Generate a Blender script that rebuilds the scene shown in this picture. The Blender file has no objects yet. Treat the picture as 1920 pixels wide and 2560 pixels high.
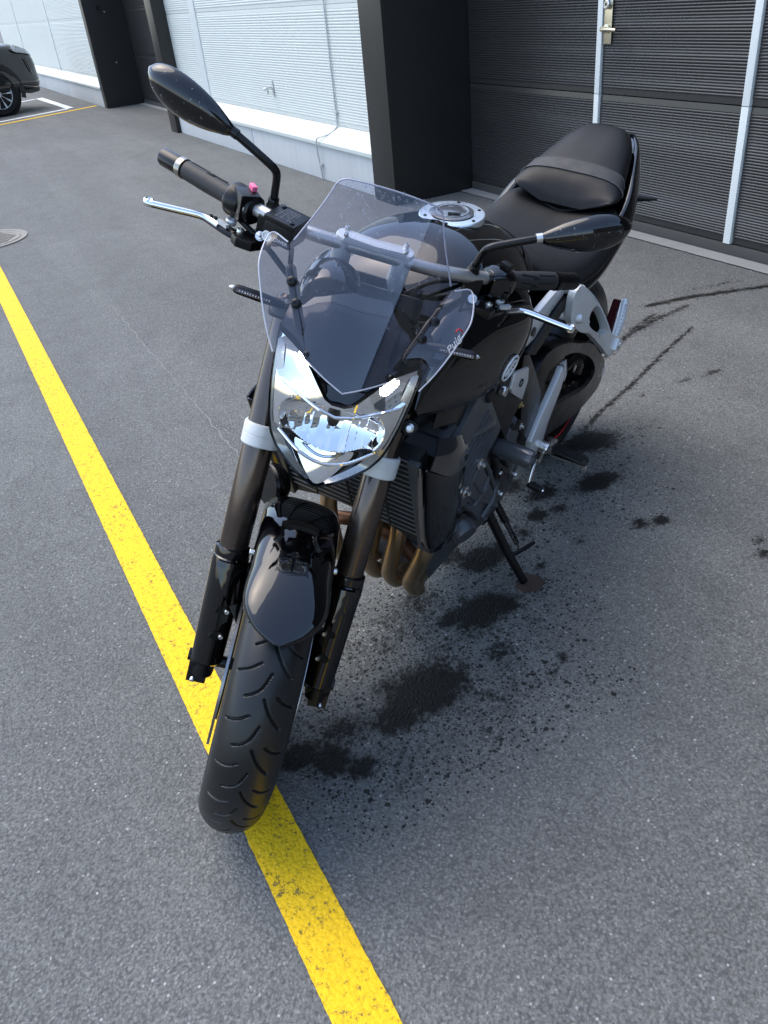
import bpy, bmesh, math, random
import numpy as np
from mathutils import Matrix, Vector
random.seed(7); rng = np.random.RandomState(7)
S = bpy.context.scene
COL = S.collection

# ------------------------------------------------------------------ camera, world, sun, exposure
cam_d = bpy.data.cameras.new('camera'); cam = bpy.data.objects.new('camera', cam_d); COL.objects.link(cam)
cam_d.sensor_fit = 'HORIZONTAL'; cam_d.sensor_width = 36.0; cam_d.lens = 36.0*2012.9325/1920.0
cam_d.clip_start = 0.02; cam_d.clip_end = 1200.0
cam.matrix_world = (Matrix.Translation((-0.217885, -1.207680, 1.386674)) @ Matrix.Rotation(math.radians(-25.112699), 4, 'Z')
                    @ Matrix.Rotation(math.radians(56.548763), 4, 'X') @ Matrix.Rotation(math.radians(-6.292770), 4, 'Z'))
S.camera = cam
W = bpy.data.worlds.new('World'); S.world = W; W.use_nodes = True
wn = W.node_tree.nodes; wl = W.node_tree.links
SUN_EL, SUN_AZ = math.radians(66), math.radians(335)     # azimuth: direction the light comes from, measured from +Y clockwise
sky = wn.new('ShaderNodeTexSky'); sky.sky_type = 'NISHITA'; sky.sun_disc = False
sky.sun_elevation = SUN_EL; sky.sun_rotation = SUN_AZ; sky.air_density = 1.0; sky.dust_density = 1.6; sky.ozone_density = .6
bg = wn['Background']; bg.inputs['Strength'].default_value = 0.15
wl.new(sky.outputs[0], bg.inputs[0])
sl = bpy.data.lights.new('sun', 'SUN'); sl.energy = 0.75; sl.angle = math.radians(58); sl.color = (1.0, 0.92, 0.78)
so = bpy.data.objects.new('sun', sl); COL.objects.link(so)
d = Vector((math.sin(SUN_AZ)*math.cos(SUN_EL), math.cos(SUN_AZ)*math.cos(SUN_EL), math.sin(SUN_EL)))
so.rotation_euler = d.to_track_quat('Z', 'Y').to_euler(); so.location = (-4, -4, 8)
S.view_settings.view_transform = 'Standard'; S.view_settings.look = 'None'
S.view_settings.exposure = 1.66; S.view_settings.gamma = 1.0; S.view_settings.use_curve_mapping = False
S.cycles.max_bounces = 6; S.cycles.diffuse_bounces = 3; S.cycles.glossy_bounces = 4; S.cycles.transparent_max_bounces = 12; S.cycles.caustics_reflective = False; S.cycles.caustics_refractive = False

# ------------------------------------------------------------------ materials
def nodes(name):
    m = bpy.data.materials.new(name); m.use_nodes = True
    nt = m.node_tree
    return m, nt, nt.nodes, nt.links, nt.nodes['Principled BSDF']
def mix(nt, a, b, fac, blend='MIX'):
    n = nt.nodes.new('ShaderNodeMix'); n.data_type = 'RGBA'; n.blend_type = blend
    for k, v in ((0, fac), (6, a), (7, b)):
        if hasattr(v, 'is_linked') or isinstance(v, bpy.types.NodeSocket): nt.links.new(v, n.inputs[k])
        else: n.inputs[k].default_value = v if k == 0 else (*v, 1) if len(v) == 3 else v
    return n.outputs[2]
def noise(nt, scale, detail=4, rough=.55, vec=None, kind='object'):
    n = nt.nodes.new('ShaderNodeTexNoise'); n.inputs['Scale'].default_value = scale; n.inputs['Detail'].default_value = detail
    n.inputs['Roughness'].default_value = rough
    if vec is None:
        tc = nt.nodes.new('ShaderNodeTexCoord'); vec = tc.outputs['Object']
    nt.links.new(vec, n.inputs['Vector'])
    return n.outputs['Fac']
def ramp(nt, src, pts):
    r = nt.nodes.new('ShaderNodeValToRGB'); el = r.color_ramp.elements
    while len(el) > 1: el.remove(el[-1])
    for i, (p, c) in enumerate(pts):
        e = el[0] if i == 0 else el.new(p)
        e.position = p; e.color = (c, c, c, 1) if not hasattr(c, '__len__') else (*c, 1)
    nt.links.new(src, r.inputs[0]); return r.outputs[0]
def math_(nt, op, a, b=0.0, c=None, clamp=False):
    n = nt.nodes.new('ShaderNodeMath'); n.operation = op; n.use_clamp = clamp
    for i, v in enumerate((a, b) if c is None else (a, b, c)):
        if isinstance(v, bpy.types.NodeSocket): nt.links.new(v, n.inputs[i])
        else: n.inputs[i].default_value = v
    return n.outputs[0]
def bump(nt, b, h, strength=.3, dist=.002, nrm=None):
    n = nt.nodes.new('ShaderNodeBump'); n.inputs['Strength'].default_value = strength; n.inputs['Distance'].default_value = dist
    nt.links.new(h, n.inputs['Height'])
    if nrm is not None: nt.links.new(nrm, n.inputs['Normal'])
    nt.links.new(n.outputs[0], b.inputs['Normal']); return n.outputs[0]

def simple(name, col, rough=.5, metal=0.0, coat=0.0, var=.15, vscale=25, bmp=0.0, bscale=200, bdist=.0006, rvar=.08, spec=.5):
    m, nt, N, L, b = nodes(name)
    f = noise(nt, vscale, 5)
    c0 = tuple(v*(1-var) for v in col); c1 = tuple(min(1, v*(1+var)) for v in col)
    L.new(mix(nt, c0, c1, f), b.inputs['Base Color'])
    b.inputs['Metallic'].default_value = metal
    f2 = noise(nt, vscale*.4, 6, .65)
    L.new(ramp(nt, f2, [(.3, max(0, rough-rvar)), (.7, min(1, rough+rvar))]), b.inputs['Roughness'])
    b.inputs['Coat Weight'].default_value = coat; b.inputs['Coat Roughness'].default_value = .04
    b.inputs['Specular IOR Level'].default_value = spec
    if bmp: bump(nt, b, noise(nt, bscale, 3), bmp, bdist)
    return m
M = {}
M['gloss_black'] = simple('gloss_black_paint', (.0008, .0008, .0012), .035, 0, 0, .2, 8, rvar=.015, spec=.62)
M['satin_black'] = simple('satin_black_plastic', (.0032, .0032, .0036), .32, 0, 0, .25, 30, .12, 400, .0004, spec=.32)
M['matte_black'] = simple('matte_black_plastic', (.005, .0052, .0055), .48, 0, 0, .25, 30, .2, 500, .0005, spec=.28)
M['dark_metal'] = simple('black_metal', (.004, .004, .0045), .26, .2, 0, .3, 40, spec=.4)
M['rubber'] = simple('rubber', (.0045, .0045, .005), .55, 0, 0, .25, 30, .3, 900, .0004, spec=.3)
M['engine'] = simple('engine_casing', (.066, .070, .076), .40, .25, 0, .25, 30, .25, 600, .0006)
M['cast_alu'] = simple('cast_aluminium', (.60, .61, .62), .42, .55, 0, .08, 60, .25, 700, .0004)
M['white_alu'] = simple('white_cast_clamp', (.56, .575, .56), .50, .15, 0, .07, 50, .25, 900, .0004)
M['silver_paint'] = simple('silver_paint', (.60, .62, .63), .34, .35, .2, .06, 30)
M['bar_alu'] = simple('bar_aluminium', (.42, .42, .41), .38, .8, 0, .07, 40)
M['polished'] = simple('polished_metal', (.80, .80, .79), .14, 1.0, 0, .05, 40)
M['zinc'] = simple('zinc_steel', (.62, .62, .60), .28, 1.0, 0, .15, 80)
M['chrome'] = simple('chrome', (.92, .93, .94), .03, 1.0, 0, .02, 10, rvar=.02)
M['bronze'] = simple('bronze_fork_tube', (.105, .085, .073), .24, .9, 0, .18, 14, rvar=.06)
M['dark_spar'] = simple('dark_grey_frame', (.010, .011, .012), .42, .2, 0, .2, 30, .15, 500, spec=.3)
M['header'] = simple('heat_tinted_steel', (.43, .31, .185), .34, .95, 0, .32, 16, rvar=.1)
M['red'] = simple('red_paint', (.55, .02, .02), .35)
M['pink'] = simple('pink_switch', (.85, .16, .30), .4)
M['rust'] = simple('rusty_steel', (.040, .024, .017), .75, .1, 0, .5, 60, .5, 300, .001)
M['amber'] = simple('smoked_amber', (.05, .022, .016), .18, 0, .5, .4, 200)
M['white_text'] = simple('white_print', (.75, .75, .75), .5)
M['grey_text'] = simple('grey_print', (.16, .16, .16), .5)
M['brake_disc'] = simple('disc_steel', (.30, .30, .30), .3, 1, 0, .2, 90)
M['red_lens'] = simple('dark_red_lens', (.035, .008, .010), .12, 0, .5)

def seat_mat():
    m, nt, N, L, b = nodes('seat_leatherette')
    f = noise(nt, 9, 5)
    L.new(mix(nt, (.0035, .0037, .0042), (.006, .0063, .007), f), b.inputs['Base Color'])
    L.new(ramp(nt, noise(nt, 6, 5), [(.35, .42), (.65, .55)]), b.inputs['Roughness'])
    b.inputs['Specular IOR Level'].default_value = .26
    v = N.new('ShaderNodeTexVoronoi'); v.inputs['Scale'].default_value = 650
    tc = N.new('ShaderNodeTexCoord'); L.new(tc.outputs['Object'], v.inputs['Vector'])
    bump(nt, b, v.outputs['Distance'], .25, .0006)
    return m
M['seat'] = seat_mat()
def knurl(name, sc):
    m, nt, N, L, b = nodes(name)
    b.inputs['Base Color'].default_value = (.013, .013, .014, 1); b.inputs['Roughness'].default_value = .55
    ch = N.new('ShaderNodeTexChecker'); ch.inputs['Scale'].default_value = sc
    tc = N.new('ShaderNodeTexCoord'); mp = N.new('ShaderNodeMapping'); mp.inputs['Rotation'].default_value = (.6, .5, .7)
    L.new(tc.outputs['Object'], mp.inputs[0]); L.new(mp.outputs[0], ch.inputs['Vector'])
    bump(nt, b, ch.outputs['Fac'], .8, .0009); return m
M['grip'] = knurl('grip_rubber', 330)
def carbon():
    m, nt, N, L, b = nodes('carbon_weave')
    ch = N.new('ShaderNodeTexChecker'); ch.inputs['Scale'].default_value = 620
    tc = N.new('ShaderNodeTexCoord'); mp = N.new('ShaderNodeMapping'); mp.inputs['Rotation'].default_value = (.4, .785, .3)
    L.new(tc.outputs['Object'], mp.inputs[0]); L.new(mp.outputs[0], ch.inputs['Vector'])
    L.new(mix(nt, (.008, .008, .009), (.10, .105, .115), ch.outputs['Fac']), b.inputs['Base Color'])
    b.inputs['Roughness'].default_value = .3; b.inputs['Coat Weight'].default_value = .7; return m
M['carbon'] = carbon()
def tyre_mat():
    m, nt, N, L, b = nodes('tyre_rubber')
    f = noise(nt, 26, 6, .65)
    L.new(mix(nt, (.0045, .0048, .005), (.009, .0095, .010), f), b.inputs['Base Color'])
    L.new(ramp(nt, noise(nt, 12, 5), [(.3, .30), (.7, .46)]), b.inputs['Roughness'])
    b.inputs['Specular IOR Level'].default_value = .4
    bump(nt, b, noise(nt, 700, 3), .15, .0005); return m
M['tyre'] = tyre_mat()
def glass(name, tint, f0=.04, scratch=0.0):
    m = bpy.data.materials.new(name); m.use_nodes = True; nt = m.node_tree; N = nt.nodes; L = nt.links
    N.remove(N['Principled BSDF']); out = N['Material Output']
    tr = N.new('ShaderNodeBsdfTransparent'); tr.inputs[0].default_value = (*tint, 1)
    gl = N.new('ShaderNodeBsdfGlossy'); gl.inputs['Roughness'].default_value = .015; gl.inputs[0].default_value = (1, 1, 1, 1)
    lw = N.new('ShaderNodeLayerWeight'); lw.inputs[0].default_value = .5
    p5 = math_(nt, 'POWER', lw.outputs['Facing'], 5.0); fr = math_(nt, 'ADD', math_(nt, 'MULTIPLY', p5, 1-f0), f0)
    mx = N.new('ShaderNodeMixShader'); L.new(fr, mx.inputs[0]); L.new(tr.outputs[0], mx.inputs[1]); L.new(gl.outputs[0], mx.inputs[2])
    L.new(mx.outputs[0], out.inputs[0]); return m
M['screen'] = glass('smoked_acrylic', (.86, .855, .885), .04)
M['lens'] = glass('clear_lens', (.95, .96, .97))
M['water'] = glass('water_drop', (.93, .95, .97))
def emit(name, col, st):
    m, nt, N, L, b = nodes(name)
    b.inputs['Base Color'].default_value = (.9, .9, .9, 1); b.inputs['Emission Color'].default_value = (*col, 1); b.inputs['Emission Strength'].default_value = st
    return m
M['lamp'] = emit('lit_position_lamp', (1.0, .96, .88), 25.0)

# ------------------------------------------------------------------ mesh helpers
def V3(*a): return np.array(a, float)
XF = None      # current shaping of the model space (set per assembly below)
def apply_xf(v):
    return [XF(p) for p in v] if XF else v
class MB:
    def __init__(self): self.v = []; self.f = []
    def add(self, v, f):
        o = len(self.v); self.v += [tuple(float(c) for c in p) for p in v]; self.f += [tuple(i+o for i in q) for q in f]; return self
    def box(self, c, s, R=None):
        c = np.array(c, float); s = np.array(s, float)/2
        P = np.array([[x, y, z] for x in (-1, 1) for y in (-1, 1) for z in (-1, 1)], float)*s
        if R is not None: P = P @ np.array(R).T
        return self.add(P+c, [(0, 1, 3, 2), (4, 6, 7, 5), (0, 4, 5, 1), (2, 3, 7, 6), (0, 2, 6, 4), (1, 5, 7, 3)])
    def rings(self, R, cap=True, closed=True):
        n, m = len(R), len(R[0]); o = len(self.v)
        for r in R: self.v += [tuple(float(c) for c in p) for p in r]
        mm = m if closed else m-1
        for i in range(n-1):
            for j in range(mm):
                a = o+i*m+j; b_ = o+i*m+(j+1) % m; self.f.append((a, b_, b_+m, a+m))
        if cap:
            self.f.append(tuple(o+j for j in range(m))[::-1]); self.f.append(tuple(o+(n-1)*m+j for j in range(m)))
        return self
    def tube(self, path, r, seg=12, cap=True, flat=1.0, up=(0, 0, 1)):
        P = np.array(path, float); n = len(P)
        rr = np.full(n, r, float) if np.isscalar(r) else np.array(r, float)
        T = np.gradient(P, axis=0); T /= np.linalg.norm(T, axis=1)[:, None]+1e-12
        u = np.array(up, float); u = u-T[0]*(u@T[0])
        if np.linalg.norm(u) < 1e-4: u = np.cross(T[0], (1, 0.3, 0))
        u /= np.linalg.norm(u); R = []
        a = np.linspace(0, 2*np.pi, seg, endpoint=False)
        for i in range(n):
            u = u-T[i]*(u@T[i]); u /= np.linalg.norm(u); w = np.cross(T[i], u)
            R.append(P[i]+rr[i]*(np.cos(a)[:, None]*w+flat*np.sin(a)[:, None]*u))
        return self.rings(R, cap)
    def lathe(self, prof, o, ax, seg=32, cap=True):
        o = np.array(o, float); ax = np.array(ax, float); ax /= np.linalg.norm(ax)
        u = np.cross(ax, (0, 0, 1) if abs(ax[2]) < .9 else (1, 0, 0)); u /= np.linalg.norm(u); w = np.cross(ax, u)
        a = np.linspace(0, 2*np.pi, seg, endpoint=False)
        return self.rings([o+ax*h+max(r, 1e-5)*(np.cos(a)[:, None]*u+np.sin(a)[:, None]*w) for r, h in prof], cap)
    def prism(self, pts, off):
        P = np.array(pts, float); off = np.array(off, float); n = len(P)
        return self.add(np.vstack([P, P+off]), [tuple(range(n))[::-1], tuple(range(n, 2*n))]+[(i, (i+1) % n, n+(i+1) % n, n+i) for i in range(n)])
    def sheet(self, G, th=0.0):
        G = np.array(G, float); n, m = G.shape[:2]; o = len(self.v)
        if th == 0:
            self.v += [tuple(p) for p in G.reshape(-1, 3).tolist()]
            self.f += [(o+i*m+j, o+i*m+j+1, o+(i+1)*m+j+1, o+(i+1)*m+j) for i in range(n-1) for j in range(m-1)]
            return self
        du = np.gradient(G, axis=0); dv = np.gradient(G, axis=1); nn = np.cross(du, dv)
        nn /= np.linalg.norm(nn, axis=2)[..., None]+1e-12
        B = G-nn*th; self.v += [tuple(p) for p in G.reshape(-1, 3).tolist()]+[tuple(p) for p in B.reshape(-1, 3).tolist()]
        k = n*m
        for i in range(n-1):
            for j in range(m-1):
                a = o+i*m+j; self.f.append((a, a+1, a+m+1, a+m)); self.f.append((a+k, a+k+m, a+k+m+1, a+k+1))
        for i in range(n-1):
            for j, fl in ((0, 0), (m-1, 1)):
                a = o+i*m+j; q = (a, a+m, a+m+k, a+k); self.f.append(q if fl == 0 else q[::-1])
        for j in range(m-1):
            for i, fl in ((0, 1), (n-1, 0)):
                a = o+i*m+j; q = (a, a+1, a+1+k, a+k); self.f.append(q if fl == 0 else q[::-1])
        return self
    def mirror(self):
        self.v = [(x, -y, z) for x, y, z in self.v]; self.f = [q[::-1] for q in self.f]; return self
    def mesh(self, name, mat, smooth=35, bevel=0, fixn=True):
        me = bpy.data.meshes.new(name); me.from_pydata(apply_xf(self.v), [], self.f)
        if bevel or fixn:
            bm = bmesh.new(); bm.from_mesh(me)
            if fixn: bmesh.ops.recalc_face_normals(bm, faces=bm.faces)
            if bevel:
                es = [e for e in bm.edges if len(e.link_faces) == 2 and e.calc_face_angle(0) > .5]
                bmesh.ops.bevel(bm, geom=es, offset=bevel, segments=2, affect='EDGES', profile=.7, clamp_overlap=True)
            bm.to_mesh(me); bm.free()
        if smooth:
            me.shade_smooth(); me.set_sharp_from_angle(angle=math.radians(smooth))
        me.materials.append(M[mat] if isinstance(mat, str) else mat)
        return me
    def build(self, name, mat, parent=None, smooth=35, bevel=0, mw=None, fixn=True):
        return link(name, self.mesh(name, mat, smooth, bevel, fixn), parent, mw)
def link(name, me, parent=None, mw=None):
    o = bpy.data.objects.new(name, me); COL.objects.link(o)
    if parent is not None: o.parent = parent
    if mw is not None: o.matrix_local = mw
    return o
def tag(o, label=None, cat=None, group=None, kind=None):
    for k, v in (('label', label), ('category', cat), ('group', group), ('kind', kind)):
        if v: o[k] = v
    return o
def empty(name, loc=(0, 0, 0), rot=(0, 0, 0)):
    o = bpy.data.objects.new(name, None); COL.objects.link(o); o.location = loc; o.rotation_euler = rot; o.empty_display_size = .1; return o
def cr(P, n, closed=False):
    P = np.array(P, float); k = len(P)
    if closed: Q = np.concatenate([P[-1:], P, P[:2]]); segs = k
    else: Q = np.concatenate([2*P[:1]-P[1:2], P, 2*P[-1:]-P[-2:-1]]); segs = k-1
    out = []
    N = max(2, n)
    for t in np.linspace(0, segs, N, endpoint=not closed):
        i = min(int(t), segs-1); u = t-i; a, b, c, d_ = Q[i:i+4]
        out.append(.5*((2*b)+(-a+c)*u+(2*a-5*b+4*c-d_)*u*u+(-a+3*b-3*c+d_)*u**3))
    return np.array(out)
def gsp(ctrl, nu, nv):
    A = np.array([cr(r, nv) for r in ctrl]); return np.stack([cr(A[:, j], nu) for j in range(nv)], 1)
def half_loft(stations, nx, ny, cap=True):
    # stations: (x, [(y,z) ... from top centre to bottom centre]); mirrored closed rings, spline along x
    rings = []
    for x, h in stations:
        h = cr(h, ny); full = [(x, y, z) for y, z in h]+[(x, -y, z) for y, z in h[::-1][1:-1]]
        rings.append(full)
    A = np.array(rings, float); return np.stack([cr(A[:, j], nx) for j in range(A.shape[1])], 1)
def bolt(mb, p, ax, r=.005, h=.004):
    mb.lathe([(r*.2, -h), (r, -h), (r, h*.6), (r*.85, h), (r*.45, h), (r*.45, h*.4), (0, h*.4)], p, ax, 12, False)
def hexnut(mb, p, ax, r=.009, h=.01):
    mb.lathe([(r*1.35, 0), (r*1.35, h*.2), (r*1.05, h*.22), (r*1.05, h*.8), (r*.9, h*.9), (r*.55, h*.92), (r*.5, h*1.5), (r*.3, h*1.7), (0, h*1.7)], p, ax, 6 if False else 12, False)
def text_mesh(name, body, size, mat, parent, mw, extrude=.0004, shear=0.0):
    cu = bpy.data.curves.new(name, 'FONT'); cu.body = body; cu.size = size; cu.extrude = extrude; cu.align_x = 'CENTER'; cu.align_y = 'CENTER'; cu.shear = shear
    cu.resolution_u = 3
    tmp = bpy.data.objects.new(name, cu); COL.objects.link(tmp)
    dg = bpy.context.evaluated_depsgraph_get(); me = bpy.data.meshes.new_from_object(tmp.evaluated_get(dg))
    bpy.data.objects.remove(tmp); me.materials.clear(); me.materials.append(M[mat])
    for v in me.vertices: v.co = apply_xf([tuple(mw @ v.co)])[0]
    return link(name, me, parent)
def frame(o, xdir, ydir):
    x = Vector(xdir).normalized(); z = x.cross(Vector(ydir)).normalized(); y = z.cross(x)
    return Matrix(((x.x, y.x, z.x, o[0]), (x.y, y.y, z.y, o[1]), (x.z, y.z, z.z, o[2]), (0, 0, 0, 1)))

# ------------------------------------------------------------------ ground
def wetness(X, Y):
    """field of damp patches left by the wash water (blobs and trickles, metres)"""
    h0, h1, h2 = .98926*X+.00002*Y-.00744, -.01264*X+.98302*Y-.00277, .003748*X+.000237*Y+1.0
    X, Y = h0/h2, h1/h2
    blobs = [(.385, -.03, .115, .085, 1.15), (.30, -.07, .075, .06, 1.0), (.45, -.045, .06, .05, .9), (.33, .02, .07, .05, .8), (.645, .12, .10, .065, 1.15), (.56, .14, .05, .035, 1.0), (.70, .10, .05, .04, 1.0),
             (.775, .30, .10, .06, 1.0), (.70, .36, .06, .05, .9), (.11, -.09, .055, .05, 1.0), (.06, -.045, .05, .045, 1.05), (.155, -.14, .05, .04, .9), (.59, -.02, .06, .045, .8), (.657, -.143, .018, .016, 1.0),
             (.703, -.122, .018, .016, 1.0), (.517, .246, .09, .06, .75), (.18, -.03, .08, .06, .8), (1.418, .616, .13, .07, 1.1), (1.27, .413, .10, .05, 1.05), (1.106, .463, .065, .045, 1.1), (1.094, .365, .04, .03, .9),
             (1.018, .376, .04, .03, 1.0), (1.223, .168, .035, .025, 1.0), (1.281, .146, .03, .025, 1.0), (1.032, .205, .022, .016, 1.0), (1.796, .76, .018, .012, 1.0), (.878, .18, .028, .02, .9), (2.132, .737, .05, .02, .8), (2.0, .75, .05, .02, .7),
             (1.386, -.122, .03, .02, .9), (1.424, -.073, .025, .014, .9), (.93, .33, .03, .03, .9), (1.05, .55, .07, .06, .8), (.50, -.14, .24, .12, .50), (.38, -.2, .30, .11, .46), (.25, -.18, .22, .12, .46), (.62, .02, .2, .18, .48), (.78, .12, .16, .18, .44), (1.2, .42, .3, .22, .36), (.55, .1, .3, .22, .5), (.6, -.2, .25, .12, .3),
             (.95, .36, .16, .13, .42), (1.42, .6, .2, .14, .42), (.13, .03, .12, .1, .45), (.4, .18, .25, .14, .55), (.1, -.18, .1, .06, .42)]
    w = np.zeros_like(X)
    for x, y, a, b, s in blobs:
        w = np.maximum(w, s*np.exp(-(((X-x)/a)**2+((Y-y)/b)**2)*.75))
    def seg(pts, r, s):
        nonlocal w
        for (x0, y0), (x1, y1) in zip(pts[:-1], pts[1:]):
            dx, dy = x1-x0, y1-y0; t = np.clip(((X-x0)*dx+(Y-y0)*dy)/(dx*dx+dy*dy), 0, 1)
            dd = np.hypot(X-x0-t*dx, Y-y0-t*dy); w = np.maximum(w, s*np.exp(-(dd/r)**2))
    seg([(1.464, .688), (1.62, .765), (1.80, .834), (2.1, .97), (2.40, 1.094)], .013, .95)
    seg([(1.93, 1.10), (2.117, 1.197), (2.342, 1.257), (2.584, 1.29)], .022, .8)
    seg([(2.05, 1.17), (2.25, 1.26), (2.40, 1.31)], .02, .75)
    seg([(2.446, 1.407), (2.657, 1.36), (3.02, 1.22)], .028, .9)
    seg([(2.75, 1.42), (3.0, 1.36)], .02, .6)
    return w
def asphalt_mat():
    m, nt, N, L, b = nodes('asphalt')
    tc = N.new('ShaderNodeTexCoord'); P = tc.outputs['Object']
    big = noise(nt, .55, 5, .6, P); mid = noise(nt, 5, 5, .6, P); fine = noise(nt, 120, 5, .7, P); grit = noise(nt, 320, 3, .6, P)
    vo = N.new('ShaderNodeTexVoronoi'); vo.inputs['Scale'].default_value = 165; vo.inputs['Randomness'].default_value = 1; L.new(P, vo.inputs['Vector'])
    vc = N.new('ShaderNodeTexVoronoi'); vc.inputs['Scale'].default_value = 120; L.new(P, vc.inputs['Vector'])
    sep = N.new('ShaderNodeSeparateColor'); L.new(vc.outputs['Color'], sep.inputs[0])
    base = mix(nt, (.100, .1035, .0985), (.149, .153, .146), ramp(nt, fine, [(.33, 0), (.68, 1)]))
    base = mix(nt, base, (.17, .172, .172), math_(nt, 'MULTIPLY', ramp(nt, big, [(.42, 0), (.75, 1)]), .45))
    base = mix(nt, base, (.034, .035, .037), math_(nt, 'MULTIPLY', ramp(nt, mid, [(.5, 0), (.75, 1)]), .25))
    mp2 = N.new('ShaderNodeMapping'); mp2.inputs['Scale'].default_value = (1.6, .25, 1); mp2.inputs['Rotation'].default_value = (0, 0, .5); L.new(P, mp2.inputs[0])
    trk = noise(nt, 1.3, 5, .65, mp2.outputs[0])
    base = mix(nt, base, mix(nt, base, (1.28, 1.28, 1.27), 1.0, 'MULTIPLY'), ramp(nt, trk, [(.45, 0), (.7, 1)]))
    vs = N.new('ShaderNodeTexVoronoi'); vs.inputs['Scale'].default_value = 230; L.new(P, vs.inputs['Vector'])
    sv = N.new('ShaderNodeSeparateColor'); L.new(vs.outputs['Color'], sv.inputs[0])
    tone = ramp(nt, sv.outputs[0], [(0, (.72, .72, .73)), (.5, (.97, .97, .97)), (.88, (1.10, 1.10, 1.08)), (1, (1.5, 1.49, 1.46))])
    base = mix(nt, base, tone, 1.0, 'MULTIPLY')
    # pale aggregate chips showing through the binder
    chip = math_(nt, 'MULTIPLY', ramp(nt, sep.outputs[0], [(.962, 0), (.972, 1)]), ramp(nt, vc.outputs['Distance'], [(.18, 1), (.42, 0)]))
    base = mix(nt, base, (.42, .42, .41), math_(nt, 'MULTIPLY', chip, .85))
    chip2 = math_(nt, 'MULTIPLY', ramp(nt, sep.outputs[1], [(.80, 0), (.82, 1)]), ramp(nt, vc.outputs['Distance'], [(.25, 1), (.5, 0)]))
    base = mix(nt, base, (.17, .17, .17), math_(nt, 'MULTIPLY', chip2, .6))
    base = mix(nt, base, (.022, .022, .023), math_(nt, 'MULTIPLY', ramp(nt, vo.outputs['Distance'], [(.45, 0), (.75, 1)]), .38))
    at = N.new('ShaderNodeAttribute'); at.attribute_name = 'wet'
    wn1 = noise(nt, 11, 6, .75, P); wn2 = noise(nt, 60, 5, .7, P)
    fld = at.outputs['Fac']
    ww = math_(nt, 'ADD', fld, math_(nt, 'MULTIPLY', math_(nt, 'SUBTRACT', wn1, .5), 1.15))
    ww = math_(nt, 'ADD', ww, math_(nt, 'MULTIPLY', math_(nt, 'SUBTRACT', wn2, .5), 1.1))
    core = math_(nt, 'MULTIPLY', ramp(nt, ww, [(.46, 0), (.76, 1)]), ramp(nt, fld, [(.05, 0), (.14, 1)]))
    dots = 0.0
    for sc_, rad, k_ in ((48, .24, .28), (95, .30, .50), (170, .34, .6)):      # spattered drops round the patches
        dv = N.new('ShaderNodeTexVoronoi'); dv.inputs['Scale'].default_value = sc_; L.new(P, dv.inputs['Vector'])
        ds = N.new('ShaderNodeSeparateColor'); L.new(dv.outputs['Color'], ds.inputs[0])
        hit = math_(nt, 'LESS_THAN', ds.outputs[2], math_(nt, 'MULTIPLY', math_(nt, 'SUBTRACT', fld, .10), k_))
        rr = math_(nt, 'ADD', dv.outputs['Distance'], math_(nt, 'MULTIPLY', math_(nt, 'SUBTRACT', wn2, .5), .5))
        dots = math_(nt, 'MAXIMUM', math_(nt, 'MULTIPLY', hit, ramp(nt, rr, [(rad, .9), (rad+.12, 0)])), dots)
    wet = math_(nt, 'MAXIMUM', core, dots)
    dark = mix(nt, base, (.045, .043, .040), 1.0, 'MULTIPLY')
    col = mix(nt, base, dark, math_(nt, 'MULTIPLY', wet, .97))
    L.new(col, b.inputs['Base Color'])
    film = ramp(nt, math_(nt, 'ADD', fld, math_(nt, 'MULTIPLY', math_(nt, 'SUBTRACT', noise(nt, 5, 4, .6, P), .5), 1.6)), [(1.15, .62), (1.35, .18)])
    rough = mix(nt, (.82, .82, .82), film, wet); L.new(rough, b.inputs['Roughness'])
    L.new(mix(nt, (.32, .32, .32), (.16, .16, .16), wet), b.inputs['Specular IOR Level'])
    h = math_(nt, 'ADD', math_(nt, 'MULTIPLY', fine, 1.0), math_(nt, 'MULTIPLY', vo.outputs['Distance'], -.9))
    h = math_(nt, 'ADD', h, math_(nt, 'MULTIPLY', grit, .5))
    bump(nt, b, h, .75, .0045)
    return m
def ground():
    def lines(a, b, f0, f1, st, coarse):
        return np.unique(np.round(np.concatenate([np.linspace(a, f0, coarse), np.arange(f0, f1, st), np.linspace(f1, b, coarse)]), 4))
    xs = lines(-380, 380, -.4, 3.3, .02, 12); ys = lines(-380, 380, -1.0, 2.0, .02, 12)
    X, Y = np.meshgrid(xs, ys, indexing='ij'); w = wetness(X, Y)
    G = np.stack([X, Y, np.zeros_like(X)], -1)
    mb = MB(); mb.sheet(G)
    me = mb.mesh('ground', asphalt_mat(), 0, 0, False)
    at = me.attributes.new('wet', 'FLOAT', 'POINT'); at.data.foreach_set('value', w.ravel().astype(np.float32))
    o = link('ground', me); tag(o, 'dark grey asphalt yard with damp wash water patches', None, None, 'structure')
ground()
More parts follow.
